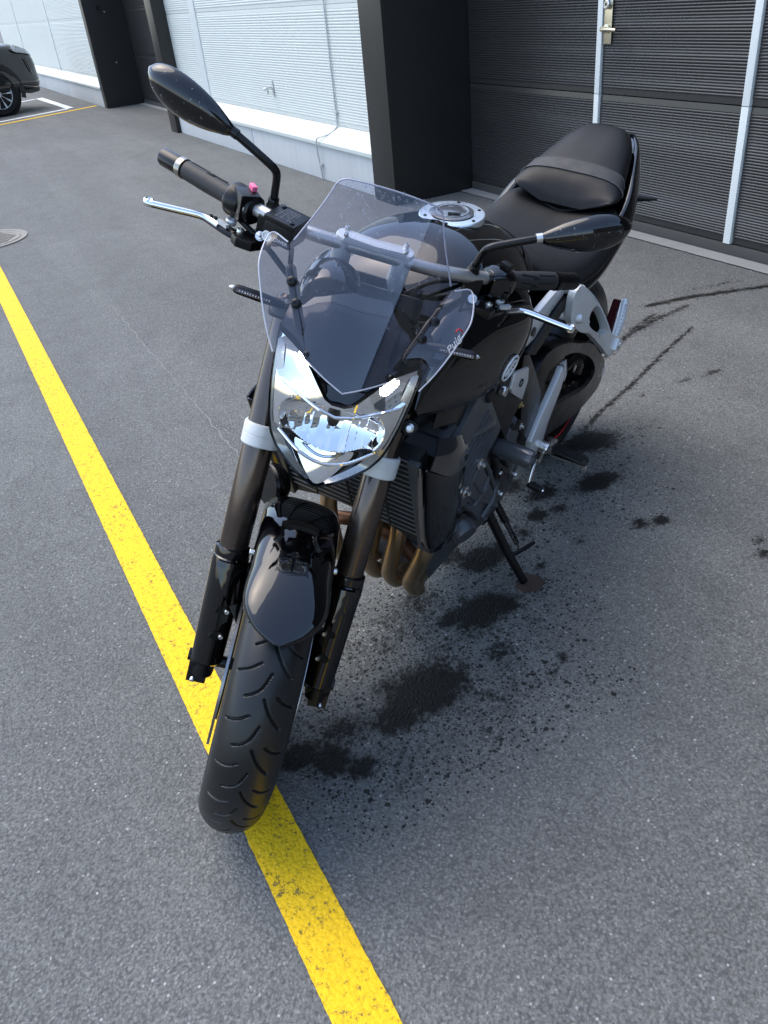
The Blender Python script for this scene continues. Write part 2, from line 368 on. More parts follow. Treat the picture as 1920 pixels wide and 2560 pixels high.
def paint_mat(name, col, worn=.5, scale=26):
    m, nt, N, L, b = nodes(name)
    tc = N.new('ShaderNodeTexCoord'); P = tc.outputs['Object']
    n1 = noise(nt, 85, 5, .8, P); n2 = noise(nt, 7, 4, .6, P); n3 = noise(nt, 140, 3, .6, P)
    v = N.new('ShaderNodeTexVoronoi'); v.inputs['Scale'].default_value = 120; L.new(P, v.inputs['Vector'])
    hole = ramp(nt, math_(nt, 'ADD', n1, math_(nt, 'MULTIPLY', n2, .20)), [(.365+worn*.12, 1), (.405+worn*.12, 0)])
    c = mix(nt, tuple(x*.86 for x in col), tuple(min(1, x*1.06) for x in col), n3)
    c = mix(nt, c, tuple(x*.62 for x in col), math_(nt, 'MULTIPLY', ramp(nt, n1, [(.42, 1), (.52, 0)]), .55))
    L.new(mix(nt, c, (.05, .048, .04), math_(nt, 'MULTIPLY', hole, .8)), b.inputs['Base Color'])
    b.inputs['Roughness'].default_value = .7; b.inputs['Specular IOR Level'].default_value = .3
    h = math_(nt, 'ADD', noise(nt, 75, 4, .7, P), math_(nt, 'MULTIPLY', v.outputs['Distance'], -.7))
    bump(nt, b, h, .7, .0035); return m
YEL = paint_mat('yellow_road_paint', (.80, .50, .008), .85); WHT = paint_mat('white_road_paint', (.72, .74, .75), .25)
def strip(name, x0, x1, y0, y1, mat, z=.004, along='y', jag=.0022, label=None):
    # painted strip with slightly ragged edges
    if along == 'y':
        n = int(min(3500, max(10, (y1-y0)/.005))); t = np.linspace(y0, y1, n)
        j = lambda: np.convolve(rng.normal(0, jag*.35, n), [.1, .2, .4, .2, .1], 'same')
        G = np.stack([np.stack([x0+j(), t, np.full(n, z)], -1), np.stack([np.full(n, (x0+x1)/2), t, np.full(n, z)], -1), np.stack([x1+j(), t, np.full(n, z)], -1)])
    else:
        n = int(min(600, max(10, (x1-x0)/.02))); t = np.linspace(x0, x1, n)
        G = np.stack([np.stack([t, np.full(n, y1), np.full(n, z)], -1), np.stack([t, np.full(n, y0), np.full(n, z)], -1)])
    o = MB().sheet(G).build(name, mat, None, 0, 0, None, False); tag(o, label, None, None, 'structure'); return o
strip('yellow_line', -.106, -.008, -3.2, 14.0, YEL, label='yellow painted line under the front wheel')
def slant(name, a, b_, w, mat, label):
    a = V3(*a, .004); b_ = V3(*b_, .004); d_ = (b_-a)/np.linalg.norm(b_-a); n_ = V3(-d_[1], d_[0], 0)*w/2; t = np.linspace(0, 1, 60)[:, None]
    tag(MB().sheet(np.stack([a+(b_-a)*t-n_, a+(b_-a)*t+n_])).build(name, mat, None, 0, 0, None, False), label, None, None, 'structure')
slant('yellow_line', (-.02, 13.62), (2.68, 14.72), .10, YEL, 'thin yellow line running to the far dark column')
slant('bay_line', (-3.0, 12.90), (2.24, 14.955), .12, WHT, 'near white parking bay line beside the black car')
slant('bay_line', (-3.0, 15.80), (2.10, 17.865), .12, WHT, 'far white parking bay line behind the black car')
slant('bay_line', (2.27, 14.99), (2.20, 17.98), .13, WHT, 'white end line of the parking bay')
# crack sealed in the asphalt (thin pale line)
def crack(pts, w, name, label):
    P = cr([(x, y, 0) for x, y in pts], 160); P[:, 0] += np.convolve(rng.normal(0, .006, 160), [.3, .4, .3], 'same')
    ww = w*(.5+rng.rand(160)); T = np.gradient(P, axis=0); T /= np.linalg.norm(T, axis=1)[:, None]; Nn = np.stack([-T[:, 1], T[:, 0], 0*T[:, 0]], 1)
    G = np.stack([P-Nn*ww[:, None]+[0, 0, .003], P+Nn*ww[:, None]+[0, 0, .003]])
    tag(MB().sheet(G).build(name, simple(name, (.19, .19, .185), .9, 0, 0, .35, 60), None, 0, 0, None, False), label, None, None, 'structure')
crack([(.425, 3.46), (.424, 2.7), (.423, 1.985), (.420, 1.31), (.42, .76)], .0022, 'asphalt_seam', 'thin pale seam line in the asphalt beside the yellow line')
crack([(.19, 3.275), (.52, 3.26), (.82, 3.25), (1.07, 3.247)], .0015, 'asphalt_seam', 'faint scratch crossing the asphalt seam')
# concrete strip at the foot of the black door
def conc_mat(name, col, streak=True):
    m, nt, N, L, b = nodes(name)
    tc = N.new('ShaderNodeTexCoord'); mp = N.new('ShaderNodeMapping'); mp.inputs['Scale'].default_value = (1, 1, .08 if streak else 1)
    L.new(tc.outputs['Object'], mp.inputs[0])
    a = noise(nt, 14, 5, .6, mp.outputs[0]); c = noise(nt, 3, 4, .6, tc.outputs['Object']); f = noise(nt, 120, 4, .6, tc.outputs['Object'])
    k = mix(nt, tuple(x*.72 for x in col), tuple(min(1, x*1.12) for x in col), math_(nt, 'ADD', math_(nt, 'MULTIPLY', a, .6), math_(nt, 'MULTIPLY', c, .4)))
    k = mix(nt, k, tuple(x*.55 for x in col), ramp(nt, f, [(.62, 0), (.75, .6)])); L.new(k, b.inputs['Base Color'])
    b.inputs['Roughness'].default_value = .85; bump(nt, b, f, .4, .002); return m
M['concrete'] = conc_mat('plinth_concrete', (.52, .53, .52)); M['apron'] = conc_mat('apron_concrete', (.24, .24, .23), False)
# manhole
def manhole():
    cx, cy, r = -.04, 5.76, .33
    t = empty('manhole_cover', (cx, cy, 0)); tag(t, 'round cast iron manhole cover set in the asphalt at the left edge', 'manhole cover')
    iron = simple('cast_iron', (.20, .185, .16), .75, .1, 0, .35, 30, .3, 200, .001)
    MB().lathe([(r, 0), (r, .008), (r-.03, .008), (r-.035, .003), (r-.05, .003), (r-.055, .008), (r-.075, .008), (r-.08, .002), (0, .002)], (0, 0, 0), (0, 0, 1), 64, False).build('ring', iron, t)
    mb = MB()
    for i in range(-7, 8):
        for j in range(-7, 8):
            x, y = i*.033+(.016 if j % 2 else 0), j*.033
            if math.hypot(x, y) < r-.095: mb.box((x, y, .0045), (.024, .014, .005))
    tag(mb.build('stud_pattern', iron, t), None, None, None, 'stuff')
manhole()

# ------------------------------------------------------------------ building
def ribbed_mat(name, col, rough, metal=0.0, var=.04):
    m, nt, N, L, b = nodes(name)
    tc = N.new('ShaderNodeTexCoord'); P = tc.outputs['Object']
    a = noise(nt, 1.5, 5, .6, P); g = noise(nt, 60, 4, .6, P)
    L.new(mix(nt, tuple(x*(1-var*2) for x in col), tuple(min(1, x*(1+var)) for x in col), math_(nt, 'ADD', math_(nt, 'MULTIPLY', a, .7), math_(nt, 'MULTIPLY', g, .3))), b.inputs['Base Color'])
    b.inputs['Roughness'].default_value = rough; b.inputs['Metallic'].default_value = metal; return m
M['white_panel'] = ribbed_mat('white_panel_paint', (.60, .62, .57), .55)
M['black_panel'] = ribbed_mat('black_panel_paint', (.030, .029, .028), .30, 0, .12)
M['column'] = ribbed_mat('dark_brown_column', (.014, .013, .012), .38, 0, .1)
M['column_far'] = ribbed_mat('dark_column', (.013, .0125, .012), .45, 0, .1)
M['white_frame'] = ribbed_mat('white_door_frame', (.68, .70, .67), .45)
M['steel_plate'] = ribbed_mat('brushed_steel', (.60, .55, .42), .32, 1.0)
M['grey_kick'] = ribbed_mat('grey_kick_plate', (.055, .053, .05), .5, 0, .2)
BLD = empty('garage_building', (2.65, 4.3, 0)); tag(BLD, 'long garage building with ribbed white walls and black doors', 'building')
BO = np.array([2.65, 4.3, 0])
def bpart(mb, name, mat, parent=None, smooth=30, bevel=0, label=None):
    mb.v = [(x*1.0248-BO[0], y*1.0301+.0377-BO[1], z*1.0246) for x, y, z in mb.v]
    o = mb.build(name, mat, BLD if parent is None else parent, smooth, bevel)
    if label: o['label'] = label
    return o
def ribbed(x, y0, y1, z0, z1, pitch=.0135, depth=.0052, rim=.03):
    # horizontally ribbed sheet facing -x with flat rims at top and bottom
    n = int((z1-z0-2*rim)/pitch)*8+1; zz = np.linspace(z0+rim, z1-rim, n)
    prof = x-depth*np.abs(np.sin((zz-zz[0])/pitch*np.pi))**.8
    Z = np.concatenate([[z0, z0+.001], zz, [z1-.001, z1]]); Xp = np.concatenate([[x+.012, x], prof, [x, x+.012]])
    G = np.stack([np.stack([Xp, np.full(len(Z), y), Z], -1) for y in (y0, y1)])
    return MB().sheet(G)
# near black door between the near column and the right edge
def black_door(ya, yb, label, strips, handle):
    dr = bpart(MB().box((3.30, (ya+yb)/2, 1.6), (.05, abs(yb-ya), 3.2)), 'garage_door', 'black_panel', label=label)
    ys = sorted([ya, yb]+[s for st in strips for s in st])
    zs = [.06, .694, 1.305, 1.915, 2.525, 3.15]
    for a, b_ in zip(ys[0::2], ys[1::2]):
        for z0, z1 in zip(zs[:-1], zs[1:]): bpart(ribbed(3.25, a+.003, b_-.003, z0+.002, z1-.002), 'door_panel', 'black_panel', dr)
    for s0, s1 in strips:
        a, b_ = min(s0, s1), max(s0, s1)
        for z0, z1 in zip(zs[:-1], zs[1:]):
            bpart(MB().box((3.247, (a+b_)/2-.003, (z0+z1)/2), (.03, (b_-a)-.010, z1-z0-.003)), 'frame_strip', 'white_frame', dr, 30, .002)
    bpart(MB().box((3.252, (ya+yb)/2, .033), (.03, abs(yb-ya)-.01, .05)), 'kick_plate', 'grey_kick', dr, 30, .003)
    if handle is not None:
        hy = handle
        hp = bpart(MB().box((3.240, hy, 1.045), (.008, .06, .21)), 'handle_plate', 'steel_plate', dr, 30, .003)
        mb = MB(); mb.lathe([(.022, 0), (.022, .012), (.014, .014), (.012, .045), (0, .045)], (3.236, hy+.002, 1.012), (-1, 0, 0), 24, False)
        mb.tube([(3.196, hy+.004, 1.012), (3.193, hy-.03, 1.013), (3.195, hy-.075, 1.011), (3.198, hy-.105, 1.008)], [.0095, .010, .0095, .008], 12)
        bpart(mb, 'lever_handle', 'steel_plate', dr)
        bpart(MB().lathe([(.024, 0), (.024, .018), (.018, .022), (.018, .019), (0, .019)], (3.236, hy+.002, 1.125), (-1, 0, 0), 24, False), 'lock_cylinder', 'zinc', dr)
        bpart(MB().box((3.214, hy+.002, 1.125), (.004, .0025, .012)), 'keyhole', 'matte_black', dr)
    return dr
black_door(3.999, -3.0, 'black ribbed sectional door with white frame strips behind the motorcycle', [(2.727, 2.679), (1.702, 1.650)], 2.640)
black_door(13.50, 9.74, 'dark ribbed door recessed between the two far columns', [], None)
def column(ya, yb, x0, x1, label, mat='column'):
    c = bpart(MB().box(((x0+x1)/2, (ya+yb)/2, 1.65), (x1-x0, yb-ya, 3.3)), 'column', mat, None, 30, .006, label); return c
column(4.0, 4.315, 2.60, 3.40, 'dark brown metal clad column beside the black door')
column(9.43, 9.70, 2.60, 3.40, 'dark narrow column at the far end of the white wall')
column(13.52, 13.72, 2.64, 3.40, 'black column behind the yellow line end', 'column_far')
bpart(MB().box((3.44, 11.6, 3.1), (.1, 24, .4)), 'lintel', 'black_panel')
for yy, zz in ((13.505, 1.30), (13.505, .62)):
    bpart(MB().lathe([(.012, 0), (.012, .006), (0, .008)], (2.95, yy+.012, zz), (0, -1, 0), 12, False), 'bolt_head', 'zinc')
bpart(MB().box((2.86, 13.51, 1.36), (.045, .02, .06)), 'wall_socket', 'matte_black', None, 30, .004)
def white_wall(y0, y1, joints, strips):
    zs = [.404, 1.225, 2.05, 3.2]
    for z0, z1 in zip(zs[:-1], zs[1:]): bpart(ribbed(2.755, y0, y1, z0+.001, z1-.001, .02, .0034, .028), 'wall_panel', 'white_panel')
    bpart(MB().prism([(2.628, y0, .268), (2.628, y0, .295), (2.754, y0, .402), (2.83, y0, .402), (2.83, y0, .268)], (0, y1-y0, 0)), 'sill', 'white_panel', None, 20, .002)
    ys = [y0]+joints+[y1]
    for a, b_ in zip(ys[:-1], ys[1:]): bpart(MB().box((2.76, (a+b_)/2, .133), (.22, b_-a-.012, .266)), 'plinth', 'concrete', None, 30, .003)
    for a, b_ in strips:
        bpart(MB().box((2.757, (a+b_)/2, 1.84), (.03, b_-a, 2.86)), 'trim_strip', 'white_frame', None, 30, .004)
white_wall(4.318, 9.428, [6.9], [(8.31, 8.50)])
white_wall(13.722, 26.0, [16.84, 19.6, 22.4], [(17.70, 17.80), (22.25, 22.35)])
for j in (5.02, 5.62, 6.24, 6.86, 7.48): bpart(MB().lathe([(.006, 0), (.006, .003), (0, .004)], (2.757, j, .415), (-1, 0, 0), 8, False), 'screw', 'zinc')
# neighbouring block on the other side of the yard, behind the camera; it is what the glossy paint mirrors
def neighbour():
    t = empty('neighbouring_building', (9.0, -16.5, 0)); tag(t, 'dark grey block across the yard, mirrored in the front mudguard', 'building')
    MB().box((0, -4, 3.6), (22, 8, 7.2)).build('wall', ribbed_mat('neighbour_render', (.10, .105, .10), .7), t, 30, .02)
    MB().box((0, -4, 7.3), (22.4, 8.4, .2)).build('roof', 'dark_metal', t, 30, .01)
    gl = simple('window_glass', (.02, .025, .03), .08)
    for k in range(6):
        for z in (1.6, 4.6):
            x = -9+3.6*k; w = MB().box((x, .01, z), (1.6, .06, 1.5)).build('window', gl, t, 30)
            MB().box((x, .03, z-.80), (1.8, .12, .06)).build('sill', 'concrete', t, 30)
neighbour()
# conduit and small tap bracket on the white wall
mb = MB(); mb.tube(cr([(2.742, 5.14, 3.1), (2.742, 5.14, 1.4), (2.742, 5.138, .60), (2.742, 5.14, .45), (2.738, 5.145, .40), (2.69, 5.20, .352), (2.622, 5.275, .325), (2.612, 5.292, .30), (2.612, 5.30, .24), (2.635, 5.315, .06), (2.635, 5.318, .0)], 90), .0062, 10)
cd = bpart(mb, 'conduit', 'cast_alu')
for p in ((2.744, 5.137, .506), (2.634, 5.309, .115)): bpart(MB().box(p, (.022, .05, .02)), 'clip', 'cast_alu', cd, 30, .003)
mb = MB(); mb.box((2.747, 6.425, .612), (.006, .026, .125)); br = bpart(mb, 'tap_bracket', 'cast_alu', None, 30, .002)
mb = MB(); mb.tube([(2.745, 6.425, .615), (2.70, 6.43, .617), (2.66, 6.44, .612)], [.013, .013, .011], 12); mb.box((2.70, 6.43, .59), (.012, .012, .045)); bpart(mb, 'tap_spout', 'zinc', br)
tag(strip('door_apron', 3.215, 3.345, -3.0, 4.155, 'apron', .006, 'y', .004), 'pale concrete strip at the foot of the black door', None, None, 'structure')
tag(strip('door_apron', 3.215, 3.345, 10.08, 13.94, 'apron', .006, 'y', .004), 'pale concrete strip under the far recessed door', None, None, 'structure')

# ================================================================== motorcycle
# bike frame: x forward from the front axle, y to the rider's left, z up (upright); front parts are modelled straight and turned by STEER
HEAD, LEAN, STE = math.radians(209.350663), math.radians(9.846268), math.radians(32.241771)
_p = Matrix.Rotation(HEAD, 3, 'Z') @ (Vector((0, 0, .06)) - (Matrix.Rotation(-LEAN, 3, 'X') @ Vector((0, 0, .06))))
BIKE = empty('motorcycle', _p, (-LEAN, 0, HEAD)); tag(BIKE, 'black naked motorcycle parked on its side stand over the yellow line', 'motorcycle')
RAKE = math.radians(25); AX = V3(-math.sin(RAKE), 0, math.cos(RAKE)); FN = V3(math.cos(RAKE), 0, math.sin(RAKE)); YY = V3(0, 1, 0)
STEER = Matrix.Translation((.109, 0, 0)) @ Matrix.Rotation(STE, 4, Vector(AX)) @ Matrix.Translation((-.109, 0, 0))
def fpart(mb, name, mat, parent=None, smooth=35, bevel=0, label=None):
    o = mb.build(name, mat, BIKE if parent is None else parent, smooth, bevel, STEER if parent is None else None)
    if label: o['label'] = label
    return o
def part(mb, name, mat, parent=None, smooth=35, bevel=0, label=None):
    o = mb.build(name, mat, BIKE if parent is None else parent, smooth, bevel)
    if label: o['label'] = label
    return o

def XF_front(p): x, y, z = p; return (1.0143*x+.0086*z-.0061, 1.0188*y, -.0128*x+1.0142*z-.0062)
def XF_body(p): x, y, z = p; return (1.0917*x+.0195*z+.0058, 1.0194*y, .0138*x+1.0481*z-.0283)
# ---- wheels
def tyre(R, hw, rim, na, nl, c, grooves, period, depth=.0050, gw=.0019):
    ph = np.linspace(-1, 1, nl); rr = hw
    lat = []
    for t in ph:
        a = t*math.radians(128)
        y = hw*math.sin(a) if abs(a) < math.pi/2 else math.copysign(hw*(1-.18*((abs(a)-math.pi/2)/.66)**1.5), a)
        r = (R-hw*.92)+hw*.92*math.cos(a) if abs(a) < math.pi/2 else (R-hw*.92)-(R-hw*.92-rim)*((abs(a)-math.pi/2)/.663)
        lat.append((y, r, math.sin(a), math.cos(a)))
    lat = np.array(lat); th = np.linspace(0, 360, na, endpoint=False)
    TH, Yl = np.meshgrid(th, lat[:, 0], indexing='ij'); _, Rl = np.meshgrid(th, lat[:, 1], indexing='ij')
    dep = np.zeros_like(TH); k = math.radians(1)*R
    tm = np.mod(TH, period)
    for g in grooves:
        g = cr([(a, b) for a, b in g], 10); dmin = np.full_like(TH, 9.)
        for o in (-2*period, -period, 0, period, 2*period):
            for (y0, t0), (y1, t1) in zip(g[:-1], g[1:]):
                x0, x1 = (np.mod(g[0][1], period)+t0-g[0][1]+o)*k, (np.mod(g[0][1], period)+t1-g[0][1]+o)*k
                dx, dy = x1-x0, y1-y0; q = np.clip(((tm*k-x0)*dx+(Yl-y0)*dy)/(dx*dx+dy*dy+1e-12), 0, 1)
                dmin = np.minimum(dmin, np.hypot(tm*k-x0-q*dx, Yl-y0-q*dy))
        dep = np.maximum(dep, depth*np.exp(-(dmin/gw)**6))
    nrm_y = np.where(np.abs(lat[:, 3]) > 0, lat[:, 2], 0)
    Rg = Rl-dep*np.clip(lat[:, 3], 0, 1)[None, :]; Yg = Yl-dep*lat[:, 2][None, :]
    A = np.radians(TH); G = np.stack([c[0]+Rg*np.cos(A), c[1]+Yg, c[2]+Rg*np.sin(A)], -1)
    G = np.concatenate([G, G[:1]], 0)
    return MB().sheet(G)
def wheel(name, c, R, hw, rimr, discs, g, per, na, nl, front, stripe, label):
    f = fpart if front else part
    mb = MB()
    prof = [(rimr+.004, -hw*.80), (rimr+.006, -hw*.86), (rimr-.008, -hw*.84), (rimr-.022, -hw*.5), (rimr-.03, 0), (rimr-.022, hw*.5), (rimr-.008, hw*.84), (rimr+.006, hw*.86), (rimr+.004, hw*.80), (rimr-.012, hw*.4), (rimr-.016, 0), (rimr-.012, -hw*.4), (rimr+.004, -hw*.80)]
    mb.lathe(prof, c, (0, 1, 0), 72, False)
    mb.lathe([(.02, -hw*.7), (.045, -hw*.7), (.048, -hw*.3), (.04, 0), (.048, hw*.3), (.045, hw*.7), (.02, hw*.7)], c, (0, 1, 0), 32, False)
    for i in range(5):
        a = 2*math.pi*i/5+.3; u = V3(math.cos(a), 0, math.sin(a))
        for sgn in (-1, 1):
            a2 = a+sgn*.16; w = V3(math.cos(a2), 0, math.sin(a2)); C_ = np.array(c)
            mb.tube([C_+u*.035, C_+u*.08+YY*.01*sgn, C_+w*(rimr-.018)], [.014, .011, .012], 8, True, 1.4, (0, 1, 0))
    wh = f(mb, name, 'satin_black', label=label)
    t = tyre(R, hw, rimr-.004, na, nl, c, g, per).build('tyre', 'tyre', wh, 60)
    for y in discs:
        m2 = MB().lathe([(.105, -.0025), (.155, -.0025), (.155, .0025), (.105, .0025), (.105, -.0025)], V3(*c)+YY*y, (0, 1, 0), 64, False)
        m2.build('brake_disc', 'brake_disc', wh, 30)
        MB().lathe([(.05, -.003), (.108, -.003), (.108, .003), (.05, .003), (.05, -.003)], V3(*c)+YY*y*.96, (0, 1, 0), 40, False).build('disc_carrier', 'satin_black', wh, 30)
    MB().lathe([(.010, -.13), (.012, -.13), (.012, .13), (.010, .13)], c, (0, 1, 0), 16, True).build('axle', 'dark_metal', wh)
    if stripe:
        for s in (-1, 1): MB().lathe([(rimr-.012, s*hw*.865), (rimr+.004, s*hw*.875)], c, (0, 1, 0), 72, False).build('rim_stripe', 'red', wh)
    return wh
FW = (0., 0., .291)
GR = [[(.001, 62.1), (.011, 58.7), (.024, 55.6), (.036, 53.4)], [(.004, 53.7), (-.006, 49.0), (-.018, 46.8), (-.031, 45.5)], [(-.016, 56.4), (-.032, 54.2), (-.050, 52.9)], [(.021, 63.4), (.034, 61.6), (.050, 60.6)]]
wheel('front_wheel', FW, .300, .060, .217, (-.068, .068), GR, 360/22., 1700, 150, True, False, None)
RW = (-1.46, 0., .311)
GR2 = [[(.004, 0), (.02, 4), (.045, 6)], [(-.004, 8), (-.02, 12), (-.045, 14)], [(.03, 9), (.06, 11), (.08, 12)], [(-.03, 1), (-.06, 3), (-.08, 4)]]
wheel('rear_wheel', RW, .311, .095, .219, (-.075,), GR2, 18., 620, 64, False, True, None)

XF = XF_front
# ---- front fork
def fk(s, phi=0.0, r=0.0, sd=1):
    return V3(.022, sd*.107, .292)+AX*s+r*(FN*math.cos(phi)+YY*sd*math.sin(phi))
for sd in (1, -1):
    leg = fpart(MB().lathe([(.0, .16), (.0262, .16), (.0262, .30), (.0268, .302), (.0268, .455), (.0262, .457), (.0262, .70), (.021, .705), (.0, .705)], fk(0, sd=sd), AX, 40, False), 'fork_leg', 'bronze')
    # black lower guard with a collar, and the axle clamp below it
    g = []
    for s, a, b_ in [(.012, .020, .022), (.02, .0285, .029), (.06, .0300, .030), (.12, .0310, .031), (.19, .0325, .032), (.222, .0335, .033), (.234, .0330, .0325), (.236, .0305, .031), (.242, .0315, .032), (.252, .0310, .0315), (.254, .0268, .027)]:
        aa = np.linspace(0, 2*np.pi, 40, endpoint=False)
        g.append([fk(s, sd=sd)+FN*a*np.cos(t)+YY*b_*np.sin(t) for t in aa])
    cov = MB().rings(g, False).build('fork_guard', 'gloss_black', leg, 30)
    for s in (.085, .137):
        ph = -.30; P = fk(s, ph, .0312, sd); nrm = FN*math.cos(ph)+YY*sd*math.sin(ph); lt = np.cross(AX, nrm)
        # teardrop recess with a screw in it
        tt = np.linspace(0, 2*np.pi, 20, endpoint=False)
        pr = [P+nrm*.0012+lt*(.011*np.cos(t))*sd*(1+.3*np.cos(t))+AX*(.0085*np.sin(t)) for t in tt]
        MB().rings([pr, [p-nrm*.005 for p in pr]], True).build('guard_recess', 'satin_black', cov, 30)
        mb = MB(); bolt(mb, P+nrm*.003-lt*.006*sd, nrm, .0048, .004); mb.build('guard_screw', 'zinc', cov)
    mb = MB()
    mb.lathe([(.0, -.02), (.020, -.02), (.0215, -.012), (.0215, .025), (.0, .025)], fk(0, sd=sd)-FN*.012+YY*sd*.004, AX, 28, False)
    mb.lathe([(.010, -.006), (.0245, -.006), (.027, 0), (.027, .034), (.0245, .040), (.012, .040), (.012, .046), (.006, .046)], V3(0, sd*.096, .292), YY*sd, 28, True)
    mb.box(V3(.016, sd*.118, .268), (.03, .036, .034), np.array(Matrix.Rotation(-.4, 3, 'Y')))
    bt = mb.build('axle_clamp', 'satin_black', leg, 35, 0)
    mb = MB(); bolt(mb, V3(.034, sd*.124, .262), V3(.92, 0, -.2), .0055, .004); mb.build('pinch_bolt', 'zinc', leg)
    # caliper behind the leg
    mb = MB(); R = np.array(Matrix.Rotation(.5, 3, 'Y')); mb.box(V3(-.10, sd*.083, .40), (.055, .045, .11), R); mb.box(V3(-.083, sd*.098, .40), (.035, .03, .08), R); mb.build('brake_caliper', 'dark_metal', leg, 35, .006)
    mb = MB().tube(cr([V3(-.09, sd*.09, .45), V3(-.13, sd*.12, .53), V3(-.20, sd*.13, .66), V3(-.24, sd*.09, .78)], 30), .0045, 8); mb.build('brake_hose', 'rubber', leg)
# lower triple clamp: two rings joined by a bridge
mb = MB()
for sd in (1, -1):
    rings = []
    for s, r in [(.446, .0272), (.447, .0302), (.449, .0316), (.4655, .0316), (.466, .0311), (.4672, .0311), (.4677, .0318), (.483, .0318), (.486, .0305), (.487, .0272), (.446, .0272)]:
        aa = np.linspace(0, 2*np.pi, 44, endpoint=False)
        rings.append([fk(s, sd=sd)+FN*(r*np.cos(t))+YY*sd*(r*np.sin(t)*1.0-(.006 if np.sin(t) < -.5 else 0)) for t in aa])
    mb.rings(rings, False)
mb.prism([fk(.445, sd=1)-FN*.02-YY*.028, fk(.487, sd=1)-FN*.02-YY*.028, fk(.487, sd=-1)-FN*.02+YY*.028, fk(.445, sd=-1)-FN*.02+YY*.028], -FN*.045)
tc_ = fpart(mb, 'lower_triple_clamp', 'white_alu', None, 30)
for sd in (1, -1):
    mb = MB(); bolt(mb, fk(.470, sd=sd)+FN*.018-YY*sd*.036, FN, .0075, .006); mb.build('clamp_bolt', 'zinc', tc_)
# upper triple clamp
mb = MB()
for sd in (1, -1): mb.lathe([(.0, .665), (.034, .665), (.036, .67), (.036, .69), (.033, .695), (.0, .695)], fk(0, sd=sd), AX, 28, False)
mb.prism([fk(.668, sd=1)-FN*.0-YY*.03, fk(.69, sd=1)-FN*.0-YY*.03, fk(.69, sd=-1)-FN*.0+YY*.03, fk(.668, sd=-1)-FN*.0+YY*.03], -FN*.06)
fpart(mb, 'upper_triple_clamp', 'dark_metal')

# ---- front fender
def fender():
    th = np.linspace(61.6, 150, 90); sec = [(0, .338), (.022, .3365), (.043, .331), (.058, .321), (.067, .307), (.0705, .290), (.0715, .272)]
    G = []
    for t in th:
        k = np.clip((t-61.6)/1.0, 0, None)
        wid = np.interp(t, [61.6, 62.0, 63, 65, 68, 71, 75, 80, 150], [.008, .014, .026, .042, .056, .065, .0705, .072, .072])/.0715
        drop = np.interp(t, [61.6, 66, 72, 80, 86, 104, 114, 150], [.10, .22, .42, .75, 1.0, 1.0, .55, .45])
        h = cr([(y*wid, .338-(.338-r)*drop) for y, r in sec], 16)
        row = [(y, r) for y, r in h[::-1]]+[(-y, r) for y, r in h[1:]]
        a = math.radians(t)
        lift = .004*math.exp(-((t-104)/9)**2)
        G.append([(FW[0]+(r+lift)*math.cos(a), y, FW[2]+(r+lift)*math.sin(a)) for y, r in row])
    f = fpart(MB().sheet(np.array(G), .003), 'front_fender', 'gloss_black', None, 50)
    for sd in (1, -1):      # side wings that wrap round the front of the fork legs
        C_ = []
        for s, a0, a1 in [(.104, -1.25, -1.15), (.13, -1.30, -.75), (.16, -1.32, -.30), (.19, -1.33, .15), (.215, -1.33, .50), (.228, -1.33, .62), (.232, -1.30, .60)]:
            C_.append([fk(s, a, np.interp(s, [.104, .232], [.0475, .0360])+.0008*math.sin((i/8)*math.pi), sd) for i, a in enumerate(np.linspace(a0, a1, 9))])
        MB().sheet(gsp(C_, 26, 20), .002).build('fender_wing', 'gloss_black', f, 50)
        mb = MB(); bolt(mb, V3(-.03, sd*.074, .575), YY*sd, .006, .003); mb.build('fender_bolt', 'zinc', f)
fender()

# ---- headlight
def hlx(y, z): return -.066-1.76*(z-.79)**2-.02*(z-.707)-4.0*y*y
def yin(z): return np.interp(z, [.70, .874, .878, .911, .928, .934], [0, 0, .02, .053, .077, .112])
def yout(z): return np.interp(z, [.712, .729, .748, .765, .785, .81, .84, .873, .90, .934], [.0005, .03, .055, .0775, .092, .100, .106, .1105, .1135, .1145])
def hl_grid(n, m, inset=0.0, fn=None, z0=.712, z1=.934):
    out = []
    for sd in (1, -1):
        G = []
        for z in np.concatenate([np.linspace(z0, .874, int(n*.7)), np.linspace(.8745, z1, int(n*.3)+4)]):
            a, b_ = yin(z), max(yout(z)-inset, yin(z)+.0004)
            G.append([(hlx(y, z)+(fn(y, z) if fn else 0), sd*y, z) for y in np.linspace(a, b_, m)])
        out.append(np.array(G))
    return out
mb = MB()
oz = np.concatenate([np.linspace(.712, .73, 6), np.linspace(.735, .934, 26)])
ol = [(yout(z), z) for z in oz]+[(yin(z), z) for z in np.linspace(.930, .876, 12)]
ring0 = [(y, z) for y, z in ol]+[(-y, z) for y, z in ol[::-1]]
cz, cy = .83, 0
def sc_ring(k, dx, e=0.0):
    out = []
    for y, z in ring0:
        yy, zz = y*k, cz+(z-cz)*k; n = math.hypot(y, z-cz)+1e-6
        out.append((hlx(y, z)+dx, yy+e*y/n, zz+e*(z-cz)/n))
    return out
mb.rings([sc_ring(1, .0008, .0002), sc_ring(1, .001, .0012), sc_ring(1, -.012, .0022), sc_ring(.97, -.04), sc_ring(.85, -.075), sc_ring(.6, -.10)], False)
mb.f.append(tuple(range(len(mb.v)-len(ring0), len(mb.v))))
HL = fpart(mb, 'headlight', 'satin_black', None, 40)
